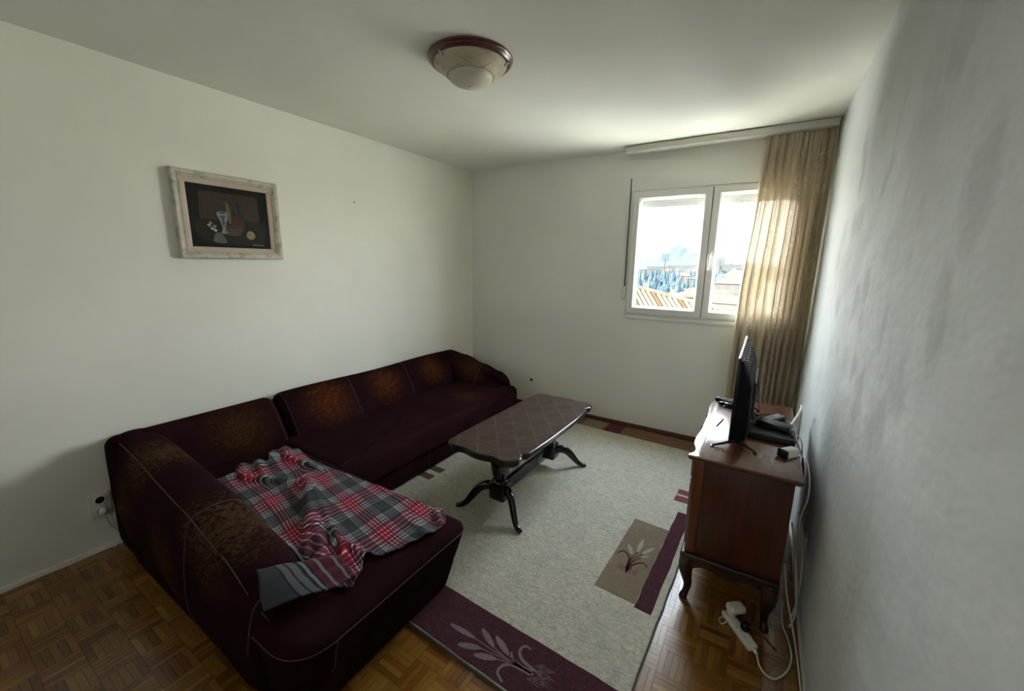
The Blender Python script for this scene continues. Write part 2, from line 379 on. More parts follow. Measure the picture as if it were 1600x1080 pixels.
def tabletop_mat():
    m = mat('diamond_veneer', (0.1, 0.05, 0.04), 0.4, spec=0.18); g = NT(m); co = g.coord()
    X = g.sep(g.mapping(co, rot=(0, 0, R(38)), scale=(1, 1, 1)))
    Y = g.sep(g.mapping(co, rot=(0, 0, R(-38)), scale=(1, 1, 1)))
    u = g.math('MULTIPLY', X[0], 8.2); v = g.math('MULTIPLY', Y[0], 8.2)
    fu = g.math('FRACT', u); fv = g.math('FRACT', v)
    lu = g.ramp(fu, [(0.0, 0.0), (0.03, 1.0), (0.10, 1.0), (0.14, 0.0)]); lv = g.ramp(fv, [(0.0, 0.0), (0.03, 1.0), (0.10, 1.0), (0.14, 0.0)])
    ck = g.new('ShaderNodeTexChecker'); cb = g.new('ShaderNodeCombineXYZ'); g.link(u, cb.inputs[0]); g.link(v, cb.inputs[1])
    g.link(cb.outputs[0], ck.inputs['Vector']); ck.inputs['Scale'].default_value = 1.0
    n = g.noise(g.mapping(co, scale=(14, 4, 1)), 4, 5, 0.6, 0.8)
    c = g.mix(g.ramp(n, [(0.3, 0.0), (0.7, 1.0)]), (0.052, 0.031, 0.022), (0.032, 0.019, 0.014))
    c = g.mix(g.math('MULTIPLY', ck.outputs['Fac'], 0.25), c, (0.072, 0.044, 0.035))
    c = g.mix(g.math('MULTIPLY', g.math('MULTIPLY', g.math('MAXIMUM', lu, lv), g.ramp(g.noise(co, 16, 3), [(0.35, 0.25), (0.6, 1.0)])), 0.55), c, (0.125, 0.088, 0.070))
    dust = g.noise(co, 6, 5, 0.7)
    g.base(g.mix(g.ramp(dust, [(0.4, 0.05), (0.8, 0.22)]), c, (0.085, 0.072, 0.060)))
    g.roughness(g.ramp(dust, [(0.3, 0.36), (0.75, 0.58)])); return m
M_ttop = tabletop_mat()

def alabaster():
    m = mat('alabaster_glass', (0.6, 0.55, 0.42), 0.42, spec=0.3); g = NT(m); co = g.coord()
    n = g.noise(co, 9, 5, 0.6, 2.0)
    g.base(g.ramp(n, [(0.3, (0.33, 0.27, 0.16)), (0.5, (0.50, 0.45, 0.34)), (0.62, (0.40, 0.36, 0.26)), (0.75, (0.60, 0.56, 0.46))]))
    g.b.inputs['Transmission Weight'].default_value = 0.0; return m
M_alab = alabaster()
M_alabd = mat('alabaster_dome', (0.56, 0.53, 0.43), 0.3, spec=0.3)

def frame_mat():
    m = mat('marbled_frame', (0.6, 0.55, 0.45), 0.35, coat=0.15); g = NT(m); co = g.coord()
    n = g.noise(co, 14, 4, 0.5, 0.9)
    g.base(g.ramp(n, [(0.32, (0.30, 0.31, 0.23)), (0.45, (0.50, 0.48, 0.39)), (0.6, (0.60, 0.56, 0.46)), (0.74, (0.42, 0.35, 0.27))])); return m
M_pframe = frame_mat()
M_liner = mat('beige_liner', (0.52, 0.42, 0.34), 0.6)
M_pdark = mat('painting_dark', (0.004, 0.004, 0.004), 0.6, spec=0.15)

# ------------------------------------------------------------------ room shell
def struct(name, mesh, m, parent=None):
    o = obj(name, mesh, m, parent)
    if parent is None: o['kind'] = 'structure'
    return o
WX0, WX1, WZ0, WZ1 = 1.842, 3.160, 1.148, 2.247      # window opening in the back wall
T = 0.30
struct('wall_left', MB().box((-T, -D - T, -0.02), (0, T, H + T)).mesh(), M_wall)
# front wall, behind the camera, with an opening made up for the fill light
mb = MB(); mb.box((0, -D - T, -0.02), (0.42, -D, H)); mb.box((2.82, -D - T, -0.02), (W, -D, H)); mb.box((0.42, -D - T, 2.35), (2.82, -D, H))
struct('wall_front', mb.mesh(), M_wall)
# closed shell added behind the opening to keep sky light out
Y2 = -D - T - 2.4
struct('wall_sky_block', MB().box((-T, Y2 - 0.2, -0.04), (W + T, Y2, H + T)).box((-T, Y2, -0.04), (0, -D - T, H + T)).box((W, Y2, -0.04), (W + T, -D - T, H + T)).mesh(), M_wall)
struct('ceiling_sky_block', MB().box((0, Y2, H), (W, -D - T, H + T)).mesh(), M_ceil)
struct('floor_sky_block', MB().box((0, Y2, -0.04), (W, -D, -0.001)).mesh(), M_skirt)
struct('trim_1', MB().box((0.40, -D, 0.0), (0.46, -D + 0.02, 2.35)).box((2.78, -D, 0.0), (2.84, -D + 0.02, 2.35)).box((0.40, -D, 2.33), (2.84, -D + 0.02, 2.39)).mesh(), M_pvc)
mb = MB()
TB = 0.13
mb.box((0, 0, -0.02), (WX0, TB, H)); mb.box((WX1, 0, -0.02), (W, TB, H)); mb.box((WX0, 0, -0.02), (WX1, TB, WZ0)); mb.box((WX0, 0, WZ1), (WX1, TB, H))
struct('wall_back', mb.mesh(), M_wallb)
# right wall: a plastered surface with slow bumps
def wall_right():
    ny, nz = 120, 60; v = []; f = []
    for i in range(ny + 1):
        for j in range(nz + 1):
            y = -D + (D) * i / ny; z = -0.02 + (H + 0.02) * j / nz
            wv = noise.noise(Vector((y * 1.1, z * 1.7, 3.3))) * 0.005 + noise.noise(Vector((y * 3.2, z * 4.0, 8.0))) * 0.0015
            e = min(1.0, max(0.0, (z - 0.0) / 0.3)) * min(1.0, max(0.0, (-y) / 0.2))
            v.append((W + wv * e, y, z))
    for i in range(ny):
        for j in range(nz):
            a = i * (nz + 1) + j; f.append((a, a + nz + 1, a + nz + 2, a + 1))
    n = len(v)
    v += [(W + T, -D - T, -0.02), (W + T, T, -0.02), (W + T, T, H), (W + T, -D - T, H), (W + 0.006, T, -0.02), (W + 0.006, T, H), (W + 0.006, -D - T, -0.02), (W + 0.006, -D - T, H)]
    f += [(n, n + 3, n + 2, n + 1), (n + 1, n + 2, n + 5, n + 4), (n + 3, n, n + 6, n + 7), (n + 4, n + 5, n + 7, n + 6), (n + 2, n + 3, n + 7, n + 5)]
    m = mesh_of(v, f, True); return m
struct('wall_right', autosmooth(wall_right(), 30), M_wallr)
struct('ceiling', MB().box((0, -D - T, H), (W + T, T, H + T)).mesh(), M_ceil)

# ------------------------------------------------------------------ parquet floor
floor = struct('floor', MB().box((0, -D, -0.04), (W, 0, -0.010)).mesh(), M_sub)
SQ = 0.120; NF = 5; FW = SQ / NF; GAP = 0.0009
def to_px(p):
    q = _m.transposed() @ (Vector(p) - Vector(camo.location))
    if q.z > -0.05: return None
    return 800 + 629.545 * q.x / -q.z, 540 - 629.545 * q.y / -q.z
plank_mesh = MB().box((-SQ / 2 + GAP / 2, -FW / 2 + GAP / 2, -0.010), (SQ / 2 - GAP / 2, FW / 2 - GAP / 2, 0.0))
pm = plank_mesh.mesh()
uvl = pm.uv_layers.new(name='UVMap')
for lp in pm.loops: co = pm.vertices[lp.vertex_index].co; uvl.data[lp.index].uv = (co.x, co.y)
pm.materials.append(M_plank)
pieces = []
for i in range(int(W / SQ) + 1):
    for j in range(int(D / SQ) + 1):
        cx = (i + 0.5) * SQ; cy = -(j + 0.5) * SQ
        if cx + SQ / 2 > W + 0.001 and cx - SQ / 2 > W - 0.01: continue
        for k in range(NF):
            o = (k - (NF - 1) / 2) * FW
            if (i + j) % 2: x, y, rot = cx, cy + o, 0
            else: x, y, rot = cx + o, cy, 1
            hx, hy = (SQ / 2, FW / 2) if not rot else (FW / 2, SQ / 2)
            if x + hx > W + 0.002 or y - hy < -D - 0.002: clip = True
            else: clip = False
            pieces.append((x, y, rot, clip))
def hidden(x, y):
    if 0.7 < x < 2.70 and y > -2.78: return True      # rug
    if x < 1.75 and y > -3.24: return True            # sofa
    return False
sc = []
for n, (x, y, rot, clip) in enumerate(pieces):
    if clip or hidden(x, y): continue
    p = to_px((x, y, 0))
    if p is None or not (0 < p[0] < 1600 and 0 < p[1] < 1080): continue
    if p[0] > 1245 + (p[1] - 900) * 0.05: continue
    d = (Vector((x, y, 0)) - camo.location).length
    sc.append((d, n))
sc.sort(); chosen = set(n for d, n in sc[:295])
sv = []; sf = []; sh = []; suv = []
for n, (x, y, rot, clip) in enumerate(pieces):
    dz = random.uniform(-0.0004, 0.0)
    if n in chosen:
        o = bpy.data.objects.new('plank', pm); COL.objects.link(o); o.parent = floor
        o.location = (x, y, dz); o.rotation_euler = (0, 0, R(90) * rot)
        continue
    hx, hy = ((SQ - GAP) / 2, (FW - GAP) / 2) if not rot else ((FW - GAP) / 2, (SQ - GAP) / 2)
    x0, x1, y0, y1 = x - hx, min(x + hx, W), max(y - hy, -D), y + hy
    if x1 - x0 < 0.003 or y1 - y0 < 0.003: continue
    b = len(sv); s = random.random()
    sv += [(x0, y0, dz), (x1, y0, dz), (x1, y1, dz), (x0, y1, dz), (x0, y0, -0.010), (x1, y0, -0.010), (x1, y1, -0.010), (x0, y1, -0.010)]
    sf += [(b, b + 1, b + 2, b + 3), (b, b + 4, b + 5, b + 1), (b + 1, b + 5, b + 6, b + 2), (b + 2, b + 6, b + 7, b + 3), (b + 3, b + 7, b + 4, b)]
    sh += [s] * 8
sm = mesh_of(sv, sf)
at = sm.attributes.new('shade', 'FLOAT', 'POINT'); at.data.foreach_set('value', sh)
uvl = sm.uv_layers.new(name='UVMap')
flat = []
for pi, poly in enumerate(sm.polygons):
    b = (poly.index // 5) * 8; w = sv[b + 1][0] - sv[b][0]; l = sv[b + 3][1] - sv[b][1]
    for li in poly.loop_indices:
        c = sv[sm.loops[li].vertex_index]
        flat += [c[0], c[1]] if w > l else [c[1], c[0]]
uvl.data.foreach_set('uv', flat)
obj('plank_field', sm, M_planks, floor, kind='stuff')

# skirtings
def skirt_right():
    return MB().box((W - 0.012, -D, 0), (W - 0.001, -0.01, 0.012)).mesh()
struct('baseboard_back', rbox((0.02, -0.014, 0), (W - 0.01, -0.001, 0.058), 0.003), M_skirt)
struct('baseboard_right', skirt_right(), M_cordw)
struct('baseboard_left', rbox((0.001, -D + 0.01, 0), (0.007, -0.02, 0.028), 0.002), M_wall)

# ------------------------------------------------------------------ window
win = empty('window_1', (WX0, 0, WZ0), kind='structure')
def wobj(name, mesh, m, parent=win):
    o = obj(name, mesh, m, parent)
    o.matrix_parent_inverse = Matrix.Translation((-WX0, 0, -WZ0)) if parent is win else Matrix.Identity(4)
    return o
def frame_mesh(x0, x1, z0, z1, w, y0, y1, r=0.004):
    """rectangular frame with mitred, bevelled bars"""
    prof = [(0, y1), (0, y0 + r), (r, y0), (w - r * 3, y0), (w, y0 + r * 3), (w, y1)]
    rings = []
    for d, y in prof:
        rings.append([(x0 + d, y, z0 + d), (x1 - d, y, z0 + d), (x1 - d, y, z1 - d), (x0 + d, y, z1 - d)])
    rings.append(rings[0]); mb = MB(); mb.rings(rings, True, False, False); return mb.mesh()
XM = 2.5007
wobj('frame', frame_mesh(WX0 - 0.012, WX1 + 0.012, WZ0 - 0.010, WZ1 + 0.004, 0.045, -0.006, 0.07), M_pvc)
for x0, x1 in ((WX0 + 0.006, XM - 0.0015), (XM + 0.0015, WX1 - 0.006)):
    s = wobj('sash', frame_mesh(x0, x1, WZ0 + 0.006, WZ1 - 0.006, 0.068, -0.020, 0.05, 0.005), M_pvc)
    gx0, gx1, gz0, gz1 = x0 + 0.066, x1 - 0.066, WZ0 + 0.072, WZ1 - 0.072
    wobj('pane', MB().box((gx0, 0.018, gz0), (gx1, 0.022, gz1)).mesh(), M_glass, s)
    wobj('gasket', frame_mesh(gx0 - 0.002, gx1 + 0.002, gz0 - 0.002, gz1 + 0.002, 0.005, 0.012, 0.018, 0.0005), M_gasket, s)
# meeting strip covering the joint, dark joint line
wobj('joint_strip', MB().box((XM - 0.0014, -0.0185, WZ0 + 0.01), (XM + 0.0014, 0.03, WZ1 - 0.01)).mesh(), M_gasket)
hd = wobj('handle', rbox((2.512, -0.030, 1.655), (2.538, -0.020, 1.720), 0.004), M_pvc)
mb = MB(); mb.tube([(2.525, -0.026, 1.69), (2.525, -0.055, 1.69), (2.524, -0.060, 1.675), (2.520, -0.058, 1.60), (2.518, -0.055, 1.565)], [0.008, 0.008, 0.010, 0.0095, 0.008], 10)
wobj('grip', autosmooth(mb.mesh(), 60), M_white, hd)
wobj('hinge', rbox((WX0 - 0.004, -0.030, WZ1 - 0.125), (WX0 + 0.008, -0.018, WZ1 - 0.045), 0.003), M_pvc)
wobj('hinge', rbox((WX0 - 0.004, -0.030, WZ0 + 0.045), (WX0 + 0.008, -0.018, WZ0 + 0.125), 0.003), M_pvc)
wobj('shutter_box', rbox((1.822, -0.016, WZ1 + 0.002), (3.175, 0.0, 2.372), 0.004), M_wallb)
wobj('sill', rbox((WX0 - 0.012, -0.012, WZ0 - 0.045), (WX1 + 0.012, 0.0, WZ0 - 0.010), 0.003), M_wallb)
mb = MB()
for k in range(4): mb.box((WX0 + 0.005, 0.080 + 0.002 * (k % 2), WZ1 - 0.0345 - 0.0335 * k), (WX1 - 0.005, 0.095, WZ1 - 0.0015 - 0.0335 * k))
wobj('shutter', mb.mesh(), M_shade)
wobj('outer_sill', rbox((WX0, 0.07, WZ0 - 0.03), (WX1, 0.13 + 0.05, WZ0 - 0.005), 0.004), M_pvc)
wobj('strap', MB().box((1.812, -0.010, 1.40), (1.8225, -0.008, 2.362)).mesh(), M_gasket)
mb = MB(); rr = []
for yy, s in ((-0.001, 1.0), (-0.018, 1.0), (-0.026, 0.86), (-0.030, 0.55)):
    rr.append([(1.812 + 0.021 * s * math.copysign(abs(math.cos(a)) ** 0.8, math.cos(a)), yy, 1.342 + 0.062 * s * math.copysign(abs(math.sin(a)) ** 0.8, math.sin(a))) for a in [2 * math.pi * i / 20 for i in range(20)]])
mb.rings(rr); wobj('strap_holder', autosmooth(mb.mesh(), 50), M_white)

# ------------------------------------------------------------------ the place outside
def ridge(name, m, prof, dist, base_z, depth, seed, rough=1.0):
    """a hill from elevation samples (direction x/y, tangent of elevation); real distance and depth"""
    v = []; f = []; nx, ny = 160, 10
    x0, x1 = prof[0][0], prof[-1][0]
    for i in range(nx + 1):
        t = x0 + (x1 - x0) * i / nx; e = smooth_interp(t, prof)
        for j in range(ny + 1):
            s = j / ny; y = dist - depth + 2 * depth * s
            up = math.sin(math.pi * s) ** 0.8
            hgt = (1.59 + e * dist - base_z) * up
            hgt += noise.fractal(Vector((t * 40 + seed, s * 6, 0)), 0.9, 2.1, 4) * dist * 0.0016 * up * rough
            v.append((2.956 + t * (dist + (s - 0.5) * depth * 0.3), y, base_z + hgt))
    for i in range(nx):
        for j in range(ny):
            a = i * (ny + 1) + j; f.append((a, a + ny + 1, a + ny + 2, a + 1))
    return obj(name, mesh_of(v, f, True), m)
def simple_noise_mat(name, c1, c2, sc, rough=0.9):
    m = mat(name, c1, rough, spec=0.03); g = NT(m)
    n = g.noise(g.coord(), sc, 5); g.base(g.mix(g.ramp(n, [(0.35, 0.0), (0.65, 1.0)]), (*c1, 1), (*c2, 1))); return m
GZ = -14.0
M_mtn = simple_noise_mat('hazy_hillside', (0.00883, 0.01188, 0.01370), (0.00841, 0.01145, 0.01328), 0.004)  # distance haze is painted into the hillside colour
M_field = simple_noise_mat('pale_dry_ground', (0.62, 0.57, 0.48), (0.50, 0.46, 0.38), 0.02)
v = [(-4000, 3, GZ), (4000, 3, GZ), (9000, 9000, GZ), (-9000, 9000, GZ)]
g0 = obj('ground_outside', mesh_of(v, [(0, 1, 2, 3)]), M_field); g0['kind'] = 'structure'
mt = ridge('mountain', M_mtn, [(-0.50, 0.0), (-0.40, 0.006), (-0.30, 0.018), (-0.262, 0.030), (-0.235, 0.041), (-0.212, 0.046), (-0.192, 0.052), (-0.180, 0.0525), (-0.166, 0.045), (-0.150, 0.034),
      (-0.128, 0.025), (-0.105, 0.019), (-0.085, 0.021), (-0.068, 0.024), (-0.052, 0.018), (-0.030, 0.009), (0.0, 0.004), (0.08, 0.001)], 4200, GZ, 700, 2.0)
mt['label'] = 'pale blue flat-topped mountain on the horizon through the window'; mt['category'] = 'mountain'

M_leaf = [simple_noise_mat('bluish_green_leaves', (0.00635, 0.01078, 0.01444), (0.00385, 0.00770, 0.01078), 0.8), simple_noise_mat('pale_green_leaves', (0.01012, 0.01444, 0.01636), (0.00693, 0.01078, 0.01251), 0.8)]  # leaf colours paled and blued to stand in for haze
M_trunk = mat('tree_trunk', (0.00550, 0.00495, 0.00495), 0.9)
def tree_meshes(kind, seed):
    rnd = random.Random(seed); mb = MB()
    if kind == 0: prof = [(0.05, 1.0), (0.9, 1.6), (1.25, 3.5), (1.1, 6.0), (0.7, 8.5), (0.05, 11.0)]
    elif kind == 1: prof = [(0.1, 2.2), (2.2, 2.6), (3.2, 4.2), (3.1, 6.0), (2.0, 7.6), (0.1, 8.6)]
    else: prof = [(0.1, 1.5), (2.4, 1.8), (1.7, 4.0), (1.2, 6.5), (0.6, 8.8), (0.05, 10.5)]
    rings = []
    pr = catmull([(a, b, 0) for a, b in prof], 12)
    for a in pr:
        ring = []
        for j in range(12):
            t = 2 * math.pi * j / 12
            r = max(0.03, a.x) * (1 + 0.35 * noise.noise(Vector((math.cos(t) * 1.6, math.sin(t) * 1.6, a.y * 0.8 + seed * 7))))
            ring.append((r * math.cos(t), r * math.sin(t), a.y + 0.25 * rnd.uniform(-1, 1)))
        rings.append(ring)
    mb.rings(rings); crown = mb.mesh()
    trunk = MB().tube([(0, 0, -0.5), (0.05, 0, 1.2), (0, 0.05, 3.0)], [0.22, 0.18, 0.12], 7).mesh()
    crown.materials.append(M_leaf[seed % 2]); trunk.materials.append(M_trunk)
    return crown, trunk
protos = [(k, tree_meshes(k, s)) for k in range(3) for s in (1, 2)]
BLDS = [(-0.245, 560, 34, 14, 12, 0, 0), (-0.215, 640, 40, 14, 15, 1, 0), (-0.190, 600, 26, 14, 9, 2, 1), (-0.165, 700, 46, 16, 17, 0, 0), (-0.140, 520, 24, 12, 10, 2, 1), (-0.172, 360, 16, 11, 8, 2, 1),
        (-0.118, 620, 36, 14, 18, 0, 0), (-0.098, 700, 40, 14, 20, 1, 0), (-0.078, 640, 36, 14, 18, 0, 0), (-0.048, 770, 44, 16, 20, 0, 0), (-0.036, 560, 30, 14, 14, 1, 0), (-0.010, 600, 40, 14, 16, 0, 0),
        (-0.108, 330, 34, 16, 7, 0, 0), (-0.075, 280, 30, 14, 6, 1, 0), (-0.100, 210, 20, 12, 5, 0, 0), (-0.060, 190, 14, 10, 9, 2, 1), (-0.112, 165, 18, 10, 4.5, 2, 1), (-0.085, 150, 16, 9, 4, 2, 1), (-0.045, 240, 18, 12, 11, 1, 1)]
rt = random.Random(11)
kinds = {0: ('cypress_tree', 'slender dark cypress in the town seen through the window', 'cypresses in the town'),
         1: ('broadleaf_tree', 'round bushy tree in the town seen through the window', 'bushy trees in the town'),
         2: ('conifer_tree', 'conical bluish fir in the town seen through the window', 'firs in the town')}
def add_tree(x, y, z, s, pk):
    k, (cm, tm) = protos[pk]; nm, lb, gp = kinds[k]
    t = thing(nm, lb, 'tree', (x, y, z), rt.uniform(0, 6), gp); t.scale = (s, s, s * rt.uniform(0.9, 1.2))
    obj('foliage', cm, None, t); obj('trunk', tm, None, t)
placed = [(2.96 + b[0] * b[1], b[1], 0.55 * b[2] + 4.0) for b in BLDS]
for i in range(4000):
    if len(placed) > 260: break
    left = rt.random() < 0.62
    y = rt.uniform(210, 640) if left else rt.uniform(230, 680)
    dr = rt.uniform(-0.275, -0.125) if left else rt.uniform(-0.125, -0.01)
    tx = 2.96 + dr * y
    if any((tx - a) ** 2 + (y - b) ** 2 < (c if k < len(BLDS) else 6.4) ** 2 for k, (a, b, c) in enumerate(placed)): continue
    if any((tx - 2.96 - a * b) ** 2 + (y - b) ** 2 < 81 for a, b in ((-0.2085, 430), (-0.0925, 400), (-0.130, 470))): continue
    placed.append((tx, y, 6.8))
    add_tree(tx, y, GZ, rt.uniform(0.6, 1.0) * (1.0 if y < 260 else 1.2), rt.choice([0, 1, 2, 3, 4, 5, 4, 5]))
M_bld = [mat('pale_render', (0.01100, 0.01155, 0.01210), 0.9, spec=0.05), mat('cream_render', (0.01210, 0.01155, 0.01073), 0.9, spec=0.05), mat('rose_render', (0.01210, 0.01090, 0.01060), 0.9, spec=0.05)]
M_bwin = mat('dark_windows', (0.00440, 0.00605, 0.00770), 0.6, spec=0.1); M_broof = mat('clay_roof', (0.01210, 0.00880, 0.00770), 0.9, spec=0.05); M_broof2 = mat('pale_flat_roof', (0.01155, 0.01265, 0.01320), 0.9, spec=0.05)
def building(x, y, w, d, h, mi, pitched, label):
    t = thing('apartment_building' if h > 9 else 'house', label, 'building', (x, y, GZ), rt.uniform(-0.3, 0.3))
    obj('walls', MB().box((-w / 2, -d / 2, -0.3), (w / 2, d / 2, h)).mesh(), M_bld[mi], t)
    if pitched:
        mb = MB(); r = h + d * 0.28
        mb.v = [(-w / 2 - .4, -d / 2 - .4, h), (w / 2 + .4, -d / 2 - .4, h), (w / 2 + .4, d / 2 + .4, h), (-w / 2 - .4, d / 2 + .4, h), (-w / 2 + d * .3, 0, r), (w / 2 - d * .3, 0, r)]
        mb.f = [(0, 1, 5, 4), (1, 2, 5), (2, 3, 4, 5), (3, 0, 4), (3, 2, 1, 0)]
        obj('roof', mb.mesh(), M_broof, t)
    else: obj('roof', MB().box((-w / 2 - .3, -d / 2 - .3, h), (w / 2 + .3, d / 2 + .3, h + 0.5)).mesh(), M_broof2, t)
    nf = max(1, int(h / 3)); nw = max(2, int(w / 3.2))
    mb = MB()
    for a in range(nf):
        for b in range(nw):
            cx = -w / 2 + w * (b + 0.5) / nw; cz = 1.6 + a * 3.0
            if cz + 0.8 < h: mb.box((cx - 0.55, -d / 2 - 0.05, cz - 0.7), (cx + 0.55, -d / 2 + 0.05, cz + 0.7))
    if mb.v: obj('windows', mb.mesh(), M_bwin, t, kind='stuff')
bl_words = ['long pale block with flat roof behind the trees, far left of the view', 'tall cream block below the mountain, left of its summit', 'low rose house with clay roof below the mountain summit', 'widest pale block on the horizon below the mountain right slope',
            'rose house with hipped clay roof right of the left pane', 'small rose house among the firs in the left pane', 'tall pale tower block beside the floodlight mast in the right pane', 'tall cream tower block right of the floodlight mast',
            'second pale tower block right of the floodlight mast', 'tallest pale tower block on the horizon near the curtain', 'cream block behind the edge of the sheer curtain', 'wide pale block seen through the sheer curtain',
            'long low white hall with flat roof in the right pane', 'low cream hall in front of the tower blocks', 'small white flat-roofed house in the middle of the right pane', 'narrow rose house with clay roof beside the curtain edge',
            'nearest low rose house at the left of the right pane', 'low rose house at the bottom of the right pane', 'cream house with clay roof seen through the curtain edge']
for (dr, y, w, d, h, mi, pi), lb in zip(BLDS, bl_words): building(2.96 + dr * y, y, w, d, h, mi, pi, lb)
M_mast = mat('grey_mast', (0.00468, 0.00688, 0.00798), 0.9, spec=0.1)
def mast(dr, y, ztop, label):
    x = 2.96 + dr * y; t = thing('floodlight_mast', label, 'mast', (x, y, GZ)); h = ztop - GZ
    obj('pole', MB().tube([(0, 0, 0), (0, 0, h - 3)], [0.9, 0.5], 8).mesh(), M_mast, t)
    mb = MB()
    for a in range(5): mb.box((-3.2, -0.2, h - 6 + a * 1.45), (3.2, 0.2, h - 6 + a * 1.45 + 0.95))
    mb.box((-3.3, 0.2, h - 6.2), (-2.9, 0.5, h + 1)); mb.box((2.9, 0.2, h - 6.2), (3.3, 0.5, h + 1))
    obj('lamp_panel', mb.mesh(), M_mast, t)
mast(-0.2085, 430, 1.59 + 0.0265 * 430, 'stadium floodlight mast in front of the mountain in the left pane')
mast(-0.0925, 400, 1.59 + 0.022 * 400, 'stadium floodlight mast rising in the right pane')
mast(-0.130, 470, 1.59 + 0.0255 * 470, 'floodlight mast half hidden behind the middle of the window frame')
# neighbouring tiled roof just below the window
M_tile = simple_noise_mat('weathered_tiles', (0.01485, 0.01337, 0.01077), (0.01188, 0.01003, 0.00743), 1.5)
M_tileo = mat('orange_tiles', (0.00825, 0.00495, 0.00165), 0.9, spec=0.05)
roof = thing('tiled_roof', 'sunlit pale and orange tiled roof of the neighbouring house below the window', 'roof', (0, 9, -0.5))
# hip line from (-2.2, 9) down to (3.4, 9); the tile rows run down towards the right
def roof_pt(a, b):
    """a along the hip (0..1, left to right, falling), b down the near slope (0..1)"""
    P0 = Vector((-5.0, -0.06, 2.43)); P1 = Vector((3.9, 0.2, 0.42)); dn = Vector((2.0, -2.6, -1.9))
    return P0 + (P1 - P0) * a + dn * b
NR = 56
for i in range(NR):
    a0, a1 = i / NR, (i + 1) / NR; rings = []
    for b in (0.0, 0.25, 0.5, 0.75, 1.0):
        p0, p1 = roof_pt(a0, b), roof_pt(a1, b); n = Vector((0.2, -0.5, 0.86)); ring = []
        for s in range(7):
            t = s / 6; ring.append(p0.lerp(p1, t) + n * 0.055 * math.sin(math.pi * t))
        ring.append(p1 - n * 0.10); ring.append(p0 - n * 0.10); rings.append(ring)
    obj('tile_row', MB().rings(rings).mesh(), M_tileo if i % 5 in (1,) else M_tile, roof)
mb = MB(); mb.tube([roof_pt(-0.01, -0.01), roof_pt(0.5, -0.01), roof_pt(1.01, -0.01)], 0.09, 8)
obj('ridge_cap', mb.mesh(), M_tile, roof)
mb = MB().box((-5.0, 0.3, -13.5), (3.6, 5.0, -0.35)); obj('house_wall', mb.mesh(), M_bld[1], roof)

# ------------------------------------------------------------------ curtain rail and curtain
rail = thing('curtain_rail', 'long white curtain rail under the ceiling above the window', 'curtain rail', (1.79, -0.115, H - 0.001))
o = obj('channel', rbox((0.0, -0.055, -0.052), (1.452, 0.040, -0.004), 0.003), mat('rail_paint', (0.58, 0.56, 0.50), 0.5), rail)
obj('shade_strip', MB().box((0.002, -0.045, -0.004), (1.450, 0.030, 0.0)).mesh(), M_gasket, rail)  # solid dark strip standing in for the shade between rail and ceiling
obj('end_cap', rbox((1.452, -0.053, -0.050), (1.460, 0.038, -0.005), 0.002), M_white, rail)

def curtain():
    nu, nz = 300, 70; v = []; f = []; uv = []
    zt, zb = 2.548, 0.035
    for j in range(nz + 1):
        s = j / nz; z = zt + (zb - zt) * s
        xl = smooth_interp(s, [(0, 2.825), (0.15, 2.818), (0.5, 2.775), (0.75, 2.770), (1, 2.80)]); xr = 3.245
        for i in range(nu + 1):
            t = i / nu
            ph = t * 2 * math.pi * 10 + 1.6 * math.sin(t * 9 + 0.4) + 0.8 * math.sin(t * 21) + 0.6 * math.sin(s * 3 + t * 5)
            amp = 0.030 + 0.012 * min(1, s * 3) + 0.010 * noise.noise(Vector((t * 6, s * 1.5, 2)))
            if s < 0.04: amp *= 0.55 + s * 11
            y = -0.112 + amp * math.sin(ph) + 0.012 * noise.noise(Vector((t * 20, s * 3, 5)))
            x = xl + (xr - xl) * t + 0.007 * math.sin(ph * 2 + 0.6) + 0.004 * noise.noise(Vector((t * 12, s * 2.5, 9)))
            pleat = 0.010 * math.exp(-((s - 0.025) / 0.012) ** 2) * math.sin(t * 2 * math.pi * 26)
            y = max(y + pleat, -0.185); y = min(y, -0.045)
            v.append((min(x, 3.256), y, z)); uv.append((t, s * 2.5))
    for j in range(nz):
        for i in range(nu):
            a = j * (nu + 1) + i; f.append((a, a + 1, a + nu + 2, a + nu + 1))
    m = mesh_of(v, f, True); u = m.uv_layers.new(name='UVMap')
    for lp in m.loops: u.data[lp.index].uv = uv[lp.vertex_index]
    return m, v, nu, nz
cm, cv, nu, nz = curtain()
cur = obj('sheer_curtain', cm, M_curtain, label='beige sheer curtain with woven scroll pattern hanging beside the window', category='curtain')
mb = MB(); mb.tube([cv[j * (nu + 1) + nu] for j in range(0, nz + 1, 2)], (0.003), 6); obj('hem', mb.mesh(True), M_hem, cur)
mb = MB(); mb.tube([cv[j * (nu + 1)] for j in range(0, nz + 1, 2)], (0.0012), 6); obj('hem', mb.mesh(True), M_hem, cur)

